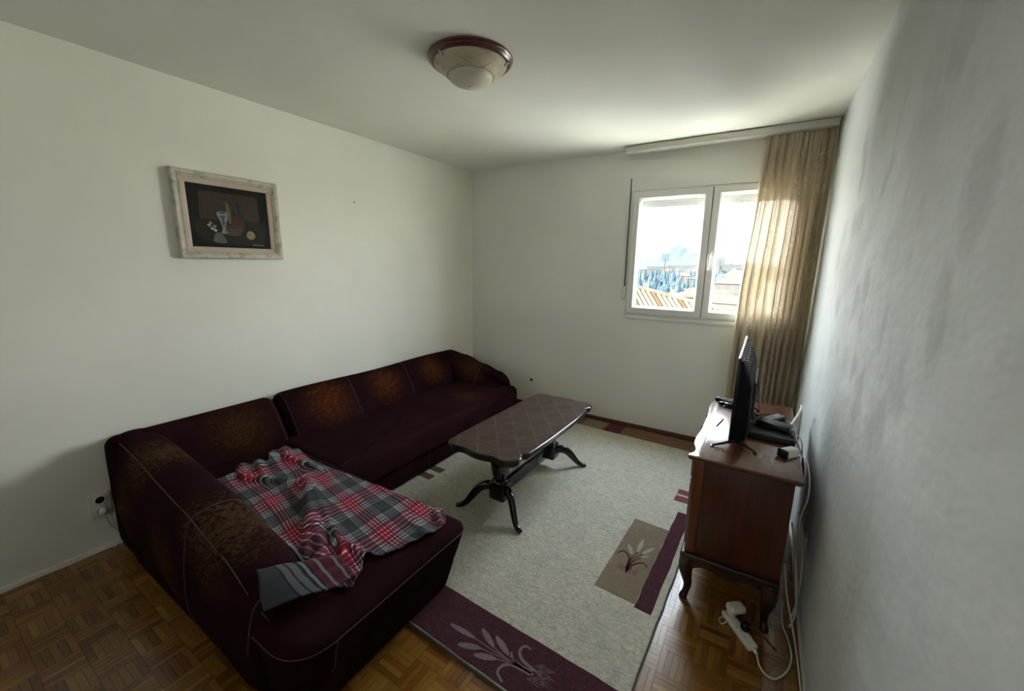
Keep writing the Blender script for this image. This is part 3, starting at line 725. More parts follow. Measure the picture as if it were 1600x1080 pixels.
# ------------------------------------------------------------------ sofa
def inset_poly(P, d):
    """move a closed 2D polygon inward by d (counter-clockwise points)"""
    n = len(P); out = []
    for i in range(n):
        a, b = P[i - 1], P[(i + 1) % n]; t = Vector((b[0] - a[0], b[1] - a[1])); t.normalize()
        out.append((P[i][0] - t.y * d, P[i][1] + t.x * d))
    return out
def area(P): return 0.5 * sum(P[i - 1][0] * P[i][1] - P[i][0] * P[i - 1][1] for i in range(len(P)))
def soft(profile_fn, s0, s1, r0, r1, mapf, n=24, N=64, crown0=0.0, crown1=0.0, nr=7):
    """soft upholstered body: closed 2D profiles along s, ends rounded over r0/r1 and domed by crown"""
    ss = []
    for k in range(nr): ss.append((s0 + r0 * (1 - math.cos(math.pi / 2 * k / nr)), r0 * (1 - math.sin(math.pi / 2 * k / nr))))
    for k in range(n + 1): ss.append((s0 + r0 + (s1 - r1 - s0 - r0) * k / n, 0))
    for k in range(nr - 1, -1, -1): ss.append((s1 - r1 * (1 - math.cos(math.pi / 2 * k / nr)), r1 * (1 - math.sin(math.pi / 2 * k / nr))))
    rings = []
    def ring(s, ins, scl=1.0, ds=0.0):
        P = [(p.x, p.y) for p in catmull([(a, b, 0) for a, b in profile_fn(s)], N, True)]
        if area(P) < 0: P = P[::-1]
        if ins > 0: P = inset_poly(P, ins)
        if scl != 1.0:
            cx = sum(p[0] for p in P) / len(P); cy = sum(p[1] for p in P) / len(P)
            P = [(cx + (a - cx) * scl, cy + (b - cy) * scl) for a, b in P]
        return [mapf(a, b, s + ds) for a, b in P]
    caps = [0.03, 0.3, 0.6, 0.85]
    for c in caps: rings.append(ring(s0, r0, c, -crown0 * (1 - c * c)))
    for s, ins in ss: rings.append(ring(s, ins))
    for c in reversed(caps): rings.append(ring(s1, r1, c, crown1 * (1 - c * c)))
    mb = MB(); mb.rings(rings); return mb, rings
def rrect(x0, x1, y0, y1, r):
    """rounded rectangle control points; r = (r00, r10, r11, r01)"""
    P = []
    for (cx, cy, sx, sy, rr, a0) in ((x1 - r[1], y0 + r[1], 0, 0, r[1], -90), (x1 - r[2], y1 - r[2], 0, 0, r[2], 0), (x0 + r[3], y1 - r[3], 0, 0, r[3], 90), (x0 + r[0], y0 + r[0], 0, 0, r[0], 180)):
        for k in range(4): a = R(a0 + 30 * k); P.append((cx + rr * math.cos(a), cy + rr * math.sin(a)))
    # points along straight edges keep the spline straight
    out = []
    for i in range(len(P)):
        a = P[i]; b = P[(i + 1) % len(P)]; out.append(a)
        L = math.hypot(b[0] - a[0], b[1] - a[1])
        if L > 0.25:
            for t in (0.06, 0.3, 0.5, 0.7, 0.94): out.append((a[0] + (b[0] - a[0]) * t, a[1] + (b[1] - a[1]) * t))
    return out
sofa = thing('corner_sofa', 'dark maroon suede corner sofa with rubbed golden pattern along the left wall', 'sofa')
def sobj(name, mb, parent=sofa): return obj(name, mb.mesh(True), M_sofa, parent)
def seam(parent, pts, r=0.0026):
    mb = MB(); mb.tube(pts, r, 6); o = obj('seam', mb.mesh(True), M_seam, parent); return o

def lean(x, z):                     # the chaise front leans outwards towards its top
    k = max(0.0, min(1.0, (x - 1.0) / 0.8)); return x + (z - 0.38) * 0.33 * k
wob = lambda a, b, c, s=1.0: noise.noise(Vector((a * 2.1, b * 2.1, c * 2.1 + 4))) * 0.008 * s
# chaise base and seat
CH = rrect(0.30, 1.905, -3.345, -2.505, (0.05, 0.13, 0.07, 0.04))
mb, _ = soft(lambda s: CH, 0.028, 0.198, 0.015, 0.012, lambda a, b, s: (lean(a, s), b + (0.35 - s) * 0.12 * (1 if b < -3.1 else 0), s), n=6, N=120)
sobj('base', mb)
mb, rg = soft(lambda s: CH, 0.202, 0.412, 0.010, 0.045, lambda a, b, s: (lean(a, s), b + (0.35 - s) * 0.12 * (1 if b < -3.1 else 0), s + wob(a, b, s)), n=8, N=120, crown1=0.008)
cs = sobj('seat_cushion', mb)
k = 4 + 7 + 8
def arc_between(ring, x_min, y_max=None, lift=0.0):
    idx = [i for i, p in enumerate(ring) if p[0] > x_min]
    # reorder so the run is contiguous
    n = len(ring); st = [i for i in idx if (i - 1) % n not in idx][0]; out = []
    i = st
    while i in idx and len(out) <= n: out.append(ring[i]); i = (i + 1) % n
    return out
seam(cs, arc_between(rg[k + 1], 1.50))
seam(cs, arc_between(rg[5], 1.50), 0.002)
def nearest(ring, x, y): return min(range(len(ring)), key=lambda i: (ring[i][0] - x) ** 2 + (ring[i][1] - y) ** 2)
for (x, y) in ((1.90, -3.20), (1.90, -2.55)):
    seam(cs, [rg[q][nearest(rg[q], x, y)] for q in range(5, k + 2)], 0.0022)
# long seat base, seat
LB = rrect(0.10, 0.918, -2.50, -0.475, (0.03, 0.03, 0.06, 0.03))
mb, rgb = soft(lambda s: LB, 0.028, 0.205, 0.012, 0.015, lambda a, b, s: (a + (s - 0.2) * 0.06, b, s), n=4, N=140)
lb = sobj('base', mb)
for yy in (-1.72, -1.10): seam(lb, [rgb[q][nearest(rgb[q], 0.918, yy)] for q in range(6, len(rgb) - 6)], 0.0016)
LS = rrect(0.26, 0.962, -2.53, -0.470, (0.03, 0.03, 0.085, 0.03))
mb, rg2 = soft(lambda s: LS, 0.210, 0.398, 0.012, 0.055, lambda a, b, s: (a, b, s + wob(a, b, s) + 0.006 * math.sin(a * 5)), n=6, N=150, crown1=0.004)
ls = sobj('seat_cushion', mb)
# backrests along the left wall
def back_profile(top, bulge=0.0):
    return [(0.030, 0.03), (0.022, 0.30), (0.030, 0.52), (0.050, top - 0.045), (0.085, top - 0.010), (0.130, top), (0.180, top - 0.022), (0.225 + bulge, top - 0.085),
            (0.275 + bulge, top - 0.17), (0.325 + bulge, top - 0.26), (0.345, 0.37), (0.335, 0.20), (0.320, 0.03)]
def sections(y, seams):
    d = min([abs(y - q) for q in seams] + [9]); return -0.014 * math.exp(-(d / 0.035) ** 2)
LSE = (-1.865, -1.285)
def bp(y): return back_profile(0.672 + 0.006 * math.sin(y * 5), 0.012 + sections(y, LSE))
mb, rb = soft(bp, -2.432, -0.50, 0.055, 0.06, lambda a, b, s: (a, s, b), n=90, N=70)
bk = sobj('backrest', mb)
def ring_pt(ring, zlo=None, x=None): pass
def front_line(rings, y, z0=0.36):
    """surface line running up the front of the backrest at depth y"""
    r = min(rings[4:-4], key=lambda q: abs(q[0][1] - y)); pts = [p for p in r if p[0] > 0.12 and p[2] > z0]
    pts.sort(key=lambda p: p[2]); return [(p[0] + 0.0005, p[1], p[2]) for p in pts]
for yy in LSE: seam(bk, front_line(rb, yy), 0.0024)
seam(bk, front_line(rb, -0.60), 0.002)
seam(bk, [(p[0], p[1], p[2]) for p in front_line(rb, -2.405)], 0.002)
mb, rb2 = soft(lambda y: back_profile(0.668 + 0.0 * y, 0.012), -3.30, -2.452, 0.05, 0.055, lambda a, b, s: (a, s, b), n=40, N=70)
bk2 = sobj('backrest', mb)
seam(bk2, front_line(rb2, -2.485), 0.002)
# far armrest, sloping down towards the front
def far_arm(x):
    t = smooth_interp(x, [(0.10, 0.665), (0.30, 0.640), (0.55, 0.575), (0.75, 0.520), (0.86, 0.470)])
    yi = lin_interp(x, [(0.10, -0.80), (0.45, -0.79), (0.70, -0.72), (0.86, -0.66)])
    return [(-0.455, 0.06), (-0.450, 0.32), (-0.462, t - 0.07), (-0.500, t - 0.012), (-0.560, t), (-0.625, t - 0.025), (yi + 0.085, t - 0.085), (yi + 0.035, 0.40 + (t - 0.47) * 0.25), (yi + 0.02, 0.33), (yi + 0.06, 0.25)]
mb, rfa = soft(far_arm, 0.06, 0.862, 0.04, 0.055, lambda a, b, s: (s, a, b), n=30, N=56)
fa = sobj('armrest', mb)
rr = min(rfa[4:-4], key=lambda q: abs(q[0][0] - 0.56)); pts = sorted([p for p in rr if p[1] < -0.56 and p[2] > 0.36], key=lambda p: p[2]); seam(fa, pts, 0.002)
# near armrest / high side of the chaise
def near_arm(x):
    t = smooth_interp(x, [(0.0, 0.655), (0.4, 0.668), (1.10, 0.662), (1.40, 0.600), (1.62, 0.515), (1.70, 0.480)])
    yo = lin_interp(x, [(0.0, -3.275), (1.1, -3.350), (1.7, -3.350)])
    h = t / 0.66
    return [(yo + 0.075, 0.03), (yo + 0.020, 0.12), (yo - 0.020, 0.26 * h), (yo - 0.018, 0.42 * h), (yo + 0.000, 0.55 * h), (yo + 0.020, t - 0.030), (yo + 0.065, t - 0.004), (yo + 0.120, t), (yo + 0.175, t - 0.012), (yo + 0.215, t - 0.050),
            (yo + 0.255, t - 0.13), (yo + 0.290, 0.42 - (0.66 - t) * 0.5), (yo + 0.300, 0.30), (yo + 0.290, 0.06)]
mb, rna = soft(near_arm, 0.012, 1.685, 0.05, 0.06, lambda a, b, s: (s, a, b + 0.5 * wob(s, a, b)), n=60, N=72)
na = sobj('armrest', mb)
def outer_top(r):
    yo = lin_interp(r[0][0], [(0.0, -3.275), (1.1, -3.350), (1.7, -3.350)])
    return max([p for p in r if p[1] < yo + 0.05], key=lambda p: p[2] - 0.9 * (p[1] - yo))
pts = [outer_top(r) for r in rna[5:-5]]
pts = [(p[0], p[1] - 0.001, p[2] + 0.001) for p in pts]
pts = [tuple(q) for q in catmull(pts[::5] + [pts[-1]], 50)]
seam(na, pts, 0.0024)
for xx in (1.20, 1.655):
    rr = min(rna[4:-4], key=lambda q: abs(q[0][0] - xx)); yo = lin_interp(xx, [(0.0, -3.275), (1.1, -3.350), (1.7, -3.350)])
    a = sorted([p for p in rr if p[2] > 0.10 and p[1] < yo + 0.27], key=lambda p: math.atan2(p[2] - 0.3, p[1] - (yo + 0.15)) if p[1] > yo + 0.15 or p[2] > 0.3 else math.atan2(p[2] - 0.3, p[1] - (yo + 0.15)) % (2 * math.pi))
    a.sort(key=lambda p: (math.atan2(p[2] - 0.35, p[1] - (yo + 0.13)) + 2 * math.pi) % (2 * math.pi))
    lim = 0.09 if xx < 1.5 else 0.30
    a = [p for p in a if not (p[2] < lim)]
    seam(na, a, 0.0024)
# mitre seam where back and near arm meet
for (x, y) in ((0.10, -3.24), (0.14, -2.56), (1.70, -3.24), (1.66, -2.62), (0.84, -0.56), (0.84, -2.3)):
    obj('foot', MB().lathe([(0.03, 0.0), (0.034, 0.03)], (x, y, 0.0), 14).mesh(True), M_foot, sofa)

# surface lookup for things lying on the sofa
def bvh_of(objs):
    V = []; F = []
    for o in objs:
        n = len(V); V += [tuple(q.co) for q in o.data.vertices]; F += [tuple(n + i for i in p.vertices) for p in o.data.polygons]
    return BVHTree.FromPolygons(V, F)
BV = bvh_of([cs, na, bk2, ls])
def top_z(x, y, default=0.41):
    h = BV.ray_cast(Vector((x, y, 1.5)), Vector((0, 0, -1)))
    return h[0].z if h[0] is not None else default

# ------------------------------------------------------------------ plaid blanket on the chaise
def top_z_wide(x, y):
    return max(top_z(x + a, y + b) for a, b in ((0, 0), (0.02, 0), (-0.03, 0), (0, 0.02), (0, -0.02), (-0.02, 0.02), (-0.045, 0.0)))
def blanket():
    def curve(P, n): return [Vector((p.x, p.y)) for p in catmull([(a, b, 0) for a, b in P], n)]
    NU, NV = 150, 90
    left = curve([(0.56, -3.06), (0.60, -2.95), (0.54, -2.86), (0.62, -2.76), (0.52, -2.68), (0.53, -2.60)], NV + 1)
    right = curve([(1.800, -3.070), (1.765, -3.00), (1.715, -2.940), (1.776, -2.885), (1.805, -2.80), (1.835, -2.70), (1.836, -2.60), (1.765, -2.532)], NV + 1)
    bot = curve([(0.56, -3.06), (0.80, -3.07), (1.05, -3.08), (1.35, -3.10), (1.58, -3.10), (1.70, -3.11), (1.800, -3.070)], NU + 1)
    top = curve([(0.53, -2.60), (0.60, -2.560), (0.80, -2.578), (1.00, -2.570), (1.37, -2.548), (1.60, -2.545), (1.765, -2.532)], NU + 1)
    pts = {}
    for i in range(NU + 1):
        u = i / NU
        for j in range(NV + 1):
            w = j / NV
            p = (left[j] * (1 - u) + right[j] * u) + (bot[i] * (1 - w) + top[i] * w) - ((left[0] * (1 - u) + right[0] * u) * (1 - w) + (left[-1] * (1 - u) + right[-1] * u) * w)
            pts[i, j] = p
    def seg_d(p, a, b):
        a = Vector(a); b = Vector(b); ab = b - a; t = max(0, min(1, (p - a).dot(ab) / ab.dot(ab))); return (p - (a + ab * t)).length, t, (p - a).cross(ab) if False else ((p.x - a.x) * ab.y - (p.y - a.y) * ab.x) / ab.length
    folds = [((0.98, -2.74), (1.66, -3.08), 0.030, 0.028), ((1.00, -2.75), (1.52, -3.07), 0.022, 0.020), ((1.02, -2.74), (1.62, -2.98), 0.022, 0.014), ((0.62, -2.93), (0.98, -2.76), 0.012, 0.022),
             ((0.60, -2.66), (0.95, -2.62), 0.022, 0.020), ((0.58, -2.80), (0.80, -2.86), 0.014, 0.016), ((0.55, -2.64), (0.62, -2.80), 0.028, 0.022), ((1.55, -2.95), (1.77, -2.93), 0.016, 0.018), ((1.70, -2.66), (1.83, -2.72), 0.012, 0.016),
             ((1.73, -2.55), (1.82, -2.62), 0.022, 0.012), ((1.30, -2.80), (1.66, -3.00), 0.010, 0.022)]
    v = []; uv = []; f = []
    Z = {}
    for (i, j), p in pts.items():
        q = p.copy(); wr = 0.0; du = dv = 0.0
        for a, b, hh, ww in folds:
            d, t, sgn = seg_d(p, a, b); e = math.exp(-(d / ww) ** 2) * (math.sin(math.pi * (0.15 + 0.7 * t)) ** 0.6); wr += hh * e
            dv += 0.55 * hh / 0.22 * math.tanh(sgn / ww) * math.exp(-(d / 0.12) ** 2) * 3.2
        wr += 0.006 * noise.noise(Vector((p.x * 9, p.y * 14, 0))) + 0.004 * noise.noise(Vector((p.x * 22, p.y * 25, 3)))
        lb = math.exp(-((p.x - 0.55) / 0.10) ** 2); wr += lb * (0.022 * abs(math.sin(p.y * 38 + p.x * 12)) + 0.012)
        fr = max(0, 1 - (right[j] - q).length / 0.05); wr += 0.010 * fr * abs(math.sin(p.y * 40))
        Z[i, j] = (q, wr + 0.007)
        x, y = p
        uu = (x - 0.69) / 0.32 + 0.62 + 0.02 * noise.noise(Vector((x * 5, y * 5, 7))); vv = (y + 2.72 + 0.14 * (x - 1.03)) / 0.22 + 0.62 + dv * 0.5 + 0.03 * noise.noise(Vector((x * 5, y * 5, 1)))
        uv.append((uu, vv))
    order = {k: n for n, k in enumerate(pts)}
    base = {k: min(top_z(Z[k][0].x, Z[k][0].y), 0.46 if Z[k][0].x < 1.75 else 9) for k in pts}
    for k in pts: v.append((Z[k][0].x, Z[k][0].y, base[k] + max(Z[k][1], 0.005)))
    for i in range(NU):
        for j in range(NV): f.append((order[i, j], order[i + 1, j], order[i + 1, j + 1], order[i, j + 1]))
    # the tail that slips out from under the fold over the end of the armrest
    n0 = len(v); A = curve([(1.66, -3.02), (1.61, -3.12), (1.585, -3.21), (1.575, -3.275)], 25); B = curve([(1.80, -3.05), (1.785, -3.13), (1.745, -3.205), (1.690, -3.318)], 25); NT_ = 24
    za, zb, zc, zd = 0.455, 0.450, top_z_wide(1.60, -3.26) + 0.008, 0.47
    for i in range(25):
        for j in range(NT_ + 1):
            t = j / NT_; w = i / 24; p = A[i] * (1 - t) + B[i] * t; p = p + Vector((0, 0.003 * math.sin(t * 7) * w))
            zz = (za * (1 - t) + zb * t) * (1 - w) + (zc * (1 - t) + zd * t) * w
            wr = 0.004 + 0.012 * (1 - w) * abs(math.sin(t * 7.5)) + 0.008 * math.sin(w * 9 + t * 2.0) * (1 - 0.5 * w) * 0.6 + 0.006 * math.exp(-((w - 1) / 0.08) ** 2) * math.sin(t * 6)
            v.append((p.x, p.y, max(zz + wr, top_z(p.x, p.y) + 0.004))); uv.append((0.01 + 0.23 * t, 0.60 + 0.55 * w))
    for i in range(24):
        for j in range(NT_):
            a = n0 + i * (NT_ + 1) + j; f.append((a, a + 1, a + NT_ + 2, a + NT_ + 1))
    # relax heights so the cloth bridges the crease by the arm
    nb = {}
    for q in f:
        for a, b in zip(q, q[1:] + q[:1]): nb.setdefault(a, []).append(b); nb.setdefault(b, []).append(a)
    z = [p[2] for p in v]; z0 = list(z)
    for it in range(6):
        zn = list(z)
        for a, L in nb.items(): zn[a] = max(0.5 * z[a] + 0.5 * sum(z[b] for b in L) / len(L), z0[a] - 0.004)
        z = zn
    v = [(p[0], p[1], zz) for p, zz in zip(v, z)]
    m = mesh_of(v, f, True); u = m.uv_layers.new(name='UVMap')
    for lp in m.loops: u.data[lp.index].uv = uv[lp.vertex_index]
    return m
bl = obj('plaid_blanket', blanket(), M_plaid, label='red, grey and white plaid blanket lying crumpled on the sofa chaise', category='blanket')
md = bl.modifiers.new('thick', 'SOLIDIFY'); md.thickness = 0.005; md.offset = 1.0

# ------------------------------------------------------------------ rug
RA = R(-2.2)
rug = thing('rug', 'cream shaggy rug with plum borders and wheat motifs under the table', 'rug', (2.688, -2.815, 0.0005), RA)
def sheet(x0, x1, y0, y1, z0, z1, wobble=0.0, seed=0):
    """thin pile block with slightly wavy outline"""
    nx = max(2, int((x1 - x0) / 0.03)); ny = max(2, int((y1 - y0) / 0.03)); ring = []
    for i in range(nx): ring.append((x0 + (x1 - x0) * i / nx, y0))
    for i in range(ny): ring.append((x1, y0 + (y1 - y0) * i / ny))
    for i in range(nx): ring.append((x1 - (x1 - x0) * i / nx, y1))
    for i in range(ny): ring.append((x0, y1 - (y1 - y0) * i / ny))
    rings = []
    for z, ins in ((z0, 0), (z1 - 0.001, 0), (z1, 0.002)):
        rings.append([(a + noise.noise(Vector((a * 9, b * 9, seed))) * wobble - ins * (1 if a > (x0 + x1) / 2 else -1), b + noise.noise(Vector((a * 9, b * 9, seed + 5))) * wobble - ins * (1 if b > (y0 + y1) / 2 else -1), z) for a, b in ring])
    return MB().rings(rings).mesh()
obj('pile', sheet(-1.95, 0.0, 0.0, 2.78, 0.0, 0.015, 0.004, 1), M_rug, rug)
obj('edge_binding', sheet(-1.956, 0.006, -0.006, 2.786, 0.0, 0.008, 0.004, 1), M_rugedge, rug)
obj('plum_band', sheet(-1.93, -0.004, 0.004, 0.244, 0.010, 0.0168, 0.004, 2), M_purple, rug, label='plum border with pale wheat motif')
obj('beige_panel', sheet(-0.318, -0.110, 0.675, 1.335, 0.010, 0.0165, 0.003, 3), M_beige, rug, label='beige panel with small wheat motif')
obj('plum_stripe', sheet(-0.110, -0.032, 0.657, 1.570, 0.010, 0.0172, 0.006, 4), M_purple, rug, label='plum stripe along the right edge')
for a, b in ((1.70, 1.775), (1.80, 1.868)): obj('rose_stripe', sheet(-0.166, -0.03, a, b, 0.010, 0.0165, 0.002, a), M_pink, rug, label='short rose stripe')
for a, b in ((0.91, 0.975), (1.025, 1.09)): obj('brown_stripe', sheet(-1.90, -1.722, a, b, 0.010, 0.0165, 0.002, a), M_brownp, rug, label='short brown stripe')
obj('tan_band', sheet(-0.86, -0.01, 2.555, 2.776, 0.010, 0.0165, 0.002, 7), M_tanp, rug, label='tan band at the far edge')
obj('dark_red_block', sheet(-1.028, -0.860, 2.552, 2.776, 0.010, 0.0165, 0.002, 8), M_redp, rug, label='dark red block at the far edge')
obj('pale_block', sheet(-1.26, -1.028, 2.555, 2.776, 0.010, 0.0165, 0.002, 9), M_beige, rug, label='beige block at the far edge')
obj('brown_stripe', sheet(-1.94, -1.26, 2.555, 2.776, 0.010, 0.0165, 0.002, 9), M_brownp, rug)
def ear(a, b, w, z):
    a = Vector((*a, 0)); b = Vector((*b, 0)); d = b - a; L = d.length; d.normalize(); n = Vector((-d.y, d.x, 0)); k = 9; left = []; right = []
    for i in range(k + 1):
        t = i / k; ww = w * (math.sin(math.pi * (0.06 + 0.86 * t)) ** 0.7) * (1 + 0.22 * (i % 2))
        left.append(a + d * L * t + n * ww); right.append(a + d * L * t - n * ww)
    P = left + right[::-1]; rings = [[(p.x, p.y, z - 0.004) for p in P], [(p.x, p.y, z) for p in P]]
    return MB().rings(rings).mesh()
def ribbon(P, w0, w1, z, mbx=None):
    C = catmull([(a, b, 0) for a, b in P], 22); L = []; Rr = []
    for i, p in enumerate(C):
        t = (C[min(i + 1, 21)] - C[max(i - 1, 0)]).normalized(); n = Vector((-t.y, t.x, 0)); w = w0 + (w1 - w0) * i / 21
        L.append(p + n * w); Rr.append(p - n * w)
    mbx = mbx or MB()
    for i in range(21):
        q = [L[i], L[i + 1], Rr[i + 1], Rr[i]]; n = len(mbx.v)
        mbx.v += [(p.x, p.y, z) for p in q] + [(p.x, p.y, z - 0.004) for p in q]
        mbx.f += [(n, n + 1, n + 2, n + 3), (n, n + 4, n + 5, n + 1), (n + 2, n + 6, n + 7, n + 3)]
    return mbx
ZM = 0.0182
for a, b, w in (((-0.752, 0.093), (-0.621, 0.101), 0.011), ((-0.660, 0.038), (-0.571, 0.078), 0.0125), ((-0.576, 0.040), (-0.490, 0.078), 0.0125), ((-0.622, 0.156), (-0.530, 0.115), 0.012), ((-0.550, 0.161), (-0.458, 0.122), 0.012)):
    obj('wheat_ear', ear(a, b, w, ZM), M_lilac, rug)
for P, w in (([(-0.415, 0.018), (-0.453, 0.038), (-0.450, 0.073), (-0.416, 0.097), (-0.340, 0.106)], 0.008), ([(-0.456, 0.139), (-0.433, 0.116), (-0.395, 0.110), (-0.330, 0.113)], 0.008), ([(-0.395, 0.195), (-0.423, 0.193), (-0.429, 0.162), (-0.395, 0.135), (-0.305, 0.122)], 0.008)):
    obj('wheat_leaf', ribbon(P, 0.004, w, ZM).mesh(), M_lilac, rug)
for P in ([(-0.621, 0.101), (-0.50, 0.101), (-0.40, 0.108)], [(-0.571, 0.078), (-0.48, 0.094), (-0.40, 0.106)], [(-0.490, 0.078), (-0.43, 0.096), (-0.38, 0.106)], [(-0.530, 0.115), (-0.47, 0.106), (-0.40, 0.108)], [(-0.458, 0.122), (-0.42, 0.112), (-0.38, 0.110)]):
    obj('wheat_stem', ribbon(P, 0.0018, 0.0025, ZM).mesh(), M_lilac, rug)
mbr = MB()
for i in range(14):
    y = 0.085 + 0.006 * i; x = -0.345 + 0.006 * (i % 5); ribbon([(x, y), (x + 0.03, y + 0.003 * (i % 3 - 1)), (x + 0.055 + 0.01 * (i % 2), y + 0.006 * (i % 3 - 1))], 0.0012, 0.0012, ZM, mbr)
obj('root_lines', mbr.mesh(), M_lilac, rug)
for a, b, w in (((-0.273, 1.072), (-0.230, 0.997), 0.0095), ((-0.214, 1.158), (-0.211, 1.035), 0.0105), ((-0.144, 1.119), (-0.184, 1.034), 0.010), ((-0.151, 1.036), (-0.180, 1.001), 0.007)):
    obj('wheat_ear', ear(a, b, w, ZM), M_creamp, rug, label='cream wheat ear on the beige panel')
for P in ([(-0.300, 0.965), (-0.282, 0.998), (-0.255, 0.991), (-0.231, 0.952), (-0.222, 0.872)], [(-0.133, 0.946), (-0.152, 0.966), (-0.181, 0.953), (-0.205, 0.910), (-0.214, 0.847)]):
    obj('wheat_leaf', ribbon(P, 0.003, 0.0055, ZM).mesh(), M_wine, rug, label='wine red wheat leaf on the beige panel')
for P in ([(-0.230, 0.997), (-0.223, 0.935), (-0.217, 0.851)], [(-0.211, 1.035), (-0.221, 0.958), (-0.222, 0.893)], [(-0.183, 1.036), (-0.210, 0.966), (-0.219, 0.884)], [(-0.180, 1.001), (-0.208, 0.94), (-0.216, 0.87)]):
    obj('wheat_stem', ribbon(P, 0.0016, 0.003, ZM).mesh(), M_wine, rug)
mbr = MB()
for i in range(14):
    x = -0.262 + 0.0075 * i; ribbon([(x, 0.845 + 0.012 * (i % 3)), (x + 0.004 * (i % 3 - 1), 0.865 + 0.01 * (i % 3)), (x + 0.006 * (i % 3 - 1), 0.885 + 0.012 * (i % 2))], 0.001, 0.001, ZM, mbr)
obj('root_lines', mbr.mesh(), M_wine, rug)

# ------------------------------------------------------------------ coffee table
ct = thing('coffee_table', 'dark carved coffee table with scalloped diamond-veneer top on the rug', 'table', (1.645, -1.50, 0.0155), R(-1.0))
def top_outline():
    q = [(0.0, 0.272), (0.15, 0.272), (0.30, 0.268), (0.42, 0.262), (0.445, 0.256), (0.455, 0.240), (0.470, 0.236), (0.485, 0.246), (0.515, 0.256), (0.550, 0.252), (0.582, 0.232), (0.598, 0.200), (0.600, 0.165), (0.592, 0.130), (0.594, 0.090), (0.604, 0.045), (0.608, 0.0)]
    q2 = [(a, min(b, 0.262 if a < 0.5 else 9)) if a < 0.42 else (a, {0.42: 0.261, 0.445: 0.259, 0.455: 0.258, 0.470: 0.257, 0.485: 0.256, 0.515: 0.254}.get(a, b)) for a, b in q]
    full = []
    def quarter(sx, sy, rev):
        Q = [(sx * (b if sx > 0 else q2[i][1]), sy * a) for i, (a, b) in enumerate(q)]; return Q[::-1] if rev else Q
    full += quarter(1, 1, False)[:-1] + quarter(-1, 1, True)[:-1] + quarter(-1, -1, False)[:-1] + quarter(1, -1, True)[:-1]
    out = [(p.x, p.y) for p in catmull([(a, b, 0) for a, b in full], 220, True)]
    if area(out) < 0: out = out[::-1]
    return out
TO = top_outline()
rings = []
zi = [(0.452, 0.034)]
for zc, rr_, off in ((0.458, 0.006, 0.010), (0.471, 0.0065, 0.004), (0.4865, 0.0085, 0.0)):      # three stacked round beads
    for k in range(7): a = R(-90 + 30 * k); zi.append((zc + rr_ * math.sin(a), off + rr_ * (1 - math.cos(a))))
    zi.append((zc + rr_ + 0.0004, off + rr_ + 0.003))
zi[-1] = (0.4955, 0.0115)
for z, ins in zi:
    rings.append([(a, b, z) for a, b in inset_poly(TO, ins)])
obj('edge', autosmooth(MB().rings(rings).mesh(), 50), M_tabled, ct)
P = inset_poly(TO, 0.0085); obj('tabletop', MB().rings([[(a, b, 0.492) for a, b in P], [(a, b, 0.4968) for a, b in P], [(a, b, 0.4972) for a, b in inset_poly(TO, 0.0095)]]).mesh(), M_ttop, ct)
for yy, sg in ((-0.345, -1), (0.345, 1)):
    pr = [(0.064, 0.455), (0.062, 0.440), (0.042, 0.425), (0.036, 0.410), (0.046, 0.385), (0.060, 0.345), (0.063, 0.300), (0.055, 0.255), (0.042, 0.225), (0.040, 0.215), (0.054, 0.205), (0.056, 0.194)]
    col = obj('column', autosmooth(MB().lathe(pr[::-1], (0, yy, 0), 24).mesh(), 50), M_tabled, ct)
    obj('block', rbox((-0.056, yy - 0.050, 0.078), (0.056, yy + 0.050, 0.196), 0.008), M_tabled, ct)
    obj('cross_bearer', rbox((-0.19, yy - 0.03, 0.437), (0.19, yy + 0.03, 0.456), 0.005), M_tabled, ct)
    for sx in (-1, 1):
        pts = catmull([(sx * 0.040, yy, 0.145), (sx * 0.085, yy + sg * 0.03, 0.156), (sx * 0.125, yy + sg * 0.060, 0.135), (sx * 0.160, yy + sg * 0.090, 0.085), (sx * 0.192, yy + sg * 0.116, 0.036), (sx * 0.225, yy + sg * 0.136, 0.016), (sx * 0.248, yy + sg * 0.150, 0.015)], 22)
        rad = [(lin_interp(i / 21, [(0, 0.026), (0.5, 0.020), (0.85, 0.017), (1, 0.017)]), lin_interp(i / 21, [(0, 0.036), (0.4, 0.028), (0.7, 0.018), (0.9, 0.0135), (1, 0.011)])) for i in range(22)]
        m = MB().tube(pts, rad, 12).mesh(True); zmin = min(q.co.z for q in m.vertices)
        for q in m.vertices: q.co.z = max(q.co.z, 0.0015)
        obj('leg', m, M_tabled, ct)
obj('stretcher', rbox((-0.016, -0.31, 0.098), (0.016, 0.31, 0.182), 0.006), M_tabled, ct)

# ------------------------------------------------------------------ sideboard
CZ = 0.76
sb = thing('sideboard', 'reddish cherry sideboard on cabriole legs against the right wall', 'cabinet', (2.96, -1.48, 0.0), 0.0)
def S(x, y): return (x - 2.96, y + 1.48)
bx0, by0 = S(2.768, -1.962); bx1, by1 = S(3.152, -1.00)
cb = obj('body', rbox((bx0 + 0.004, by0 + 0.004, 0.262), (bx1, by1, 0.738), 0.003), M_cab, sb)
obj('side_panel', rbox((bx0 + 0.052, by0, 0.285), (bx1 - 0.004, by0 + 0.006, 0.732), 0.002), M_cab, sb)
obj('stile', rbox((bx0, by0 - 0.003, 0.262), (bx0 + 0.050, by0 + 0.05, 0.735), 0.010, 3), M_cabl, sb, label='lighter rounded corner stile')
obj('stile', rbox((bx0, by1 - 0.05, 0.262), (bx0 + 0.050, by1 + 0.003, 0.735), 0.010, 3), M_cabl, sb, label='lighter rounded corner stile')
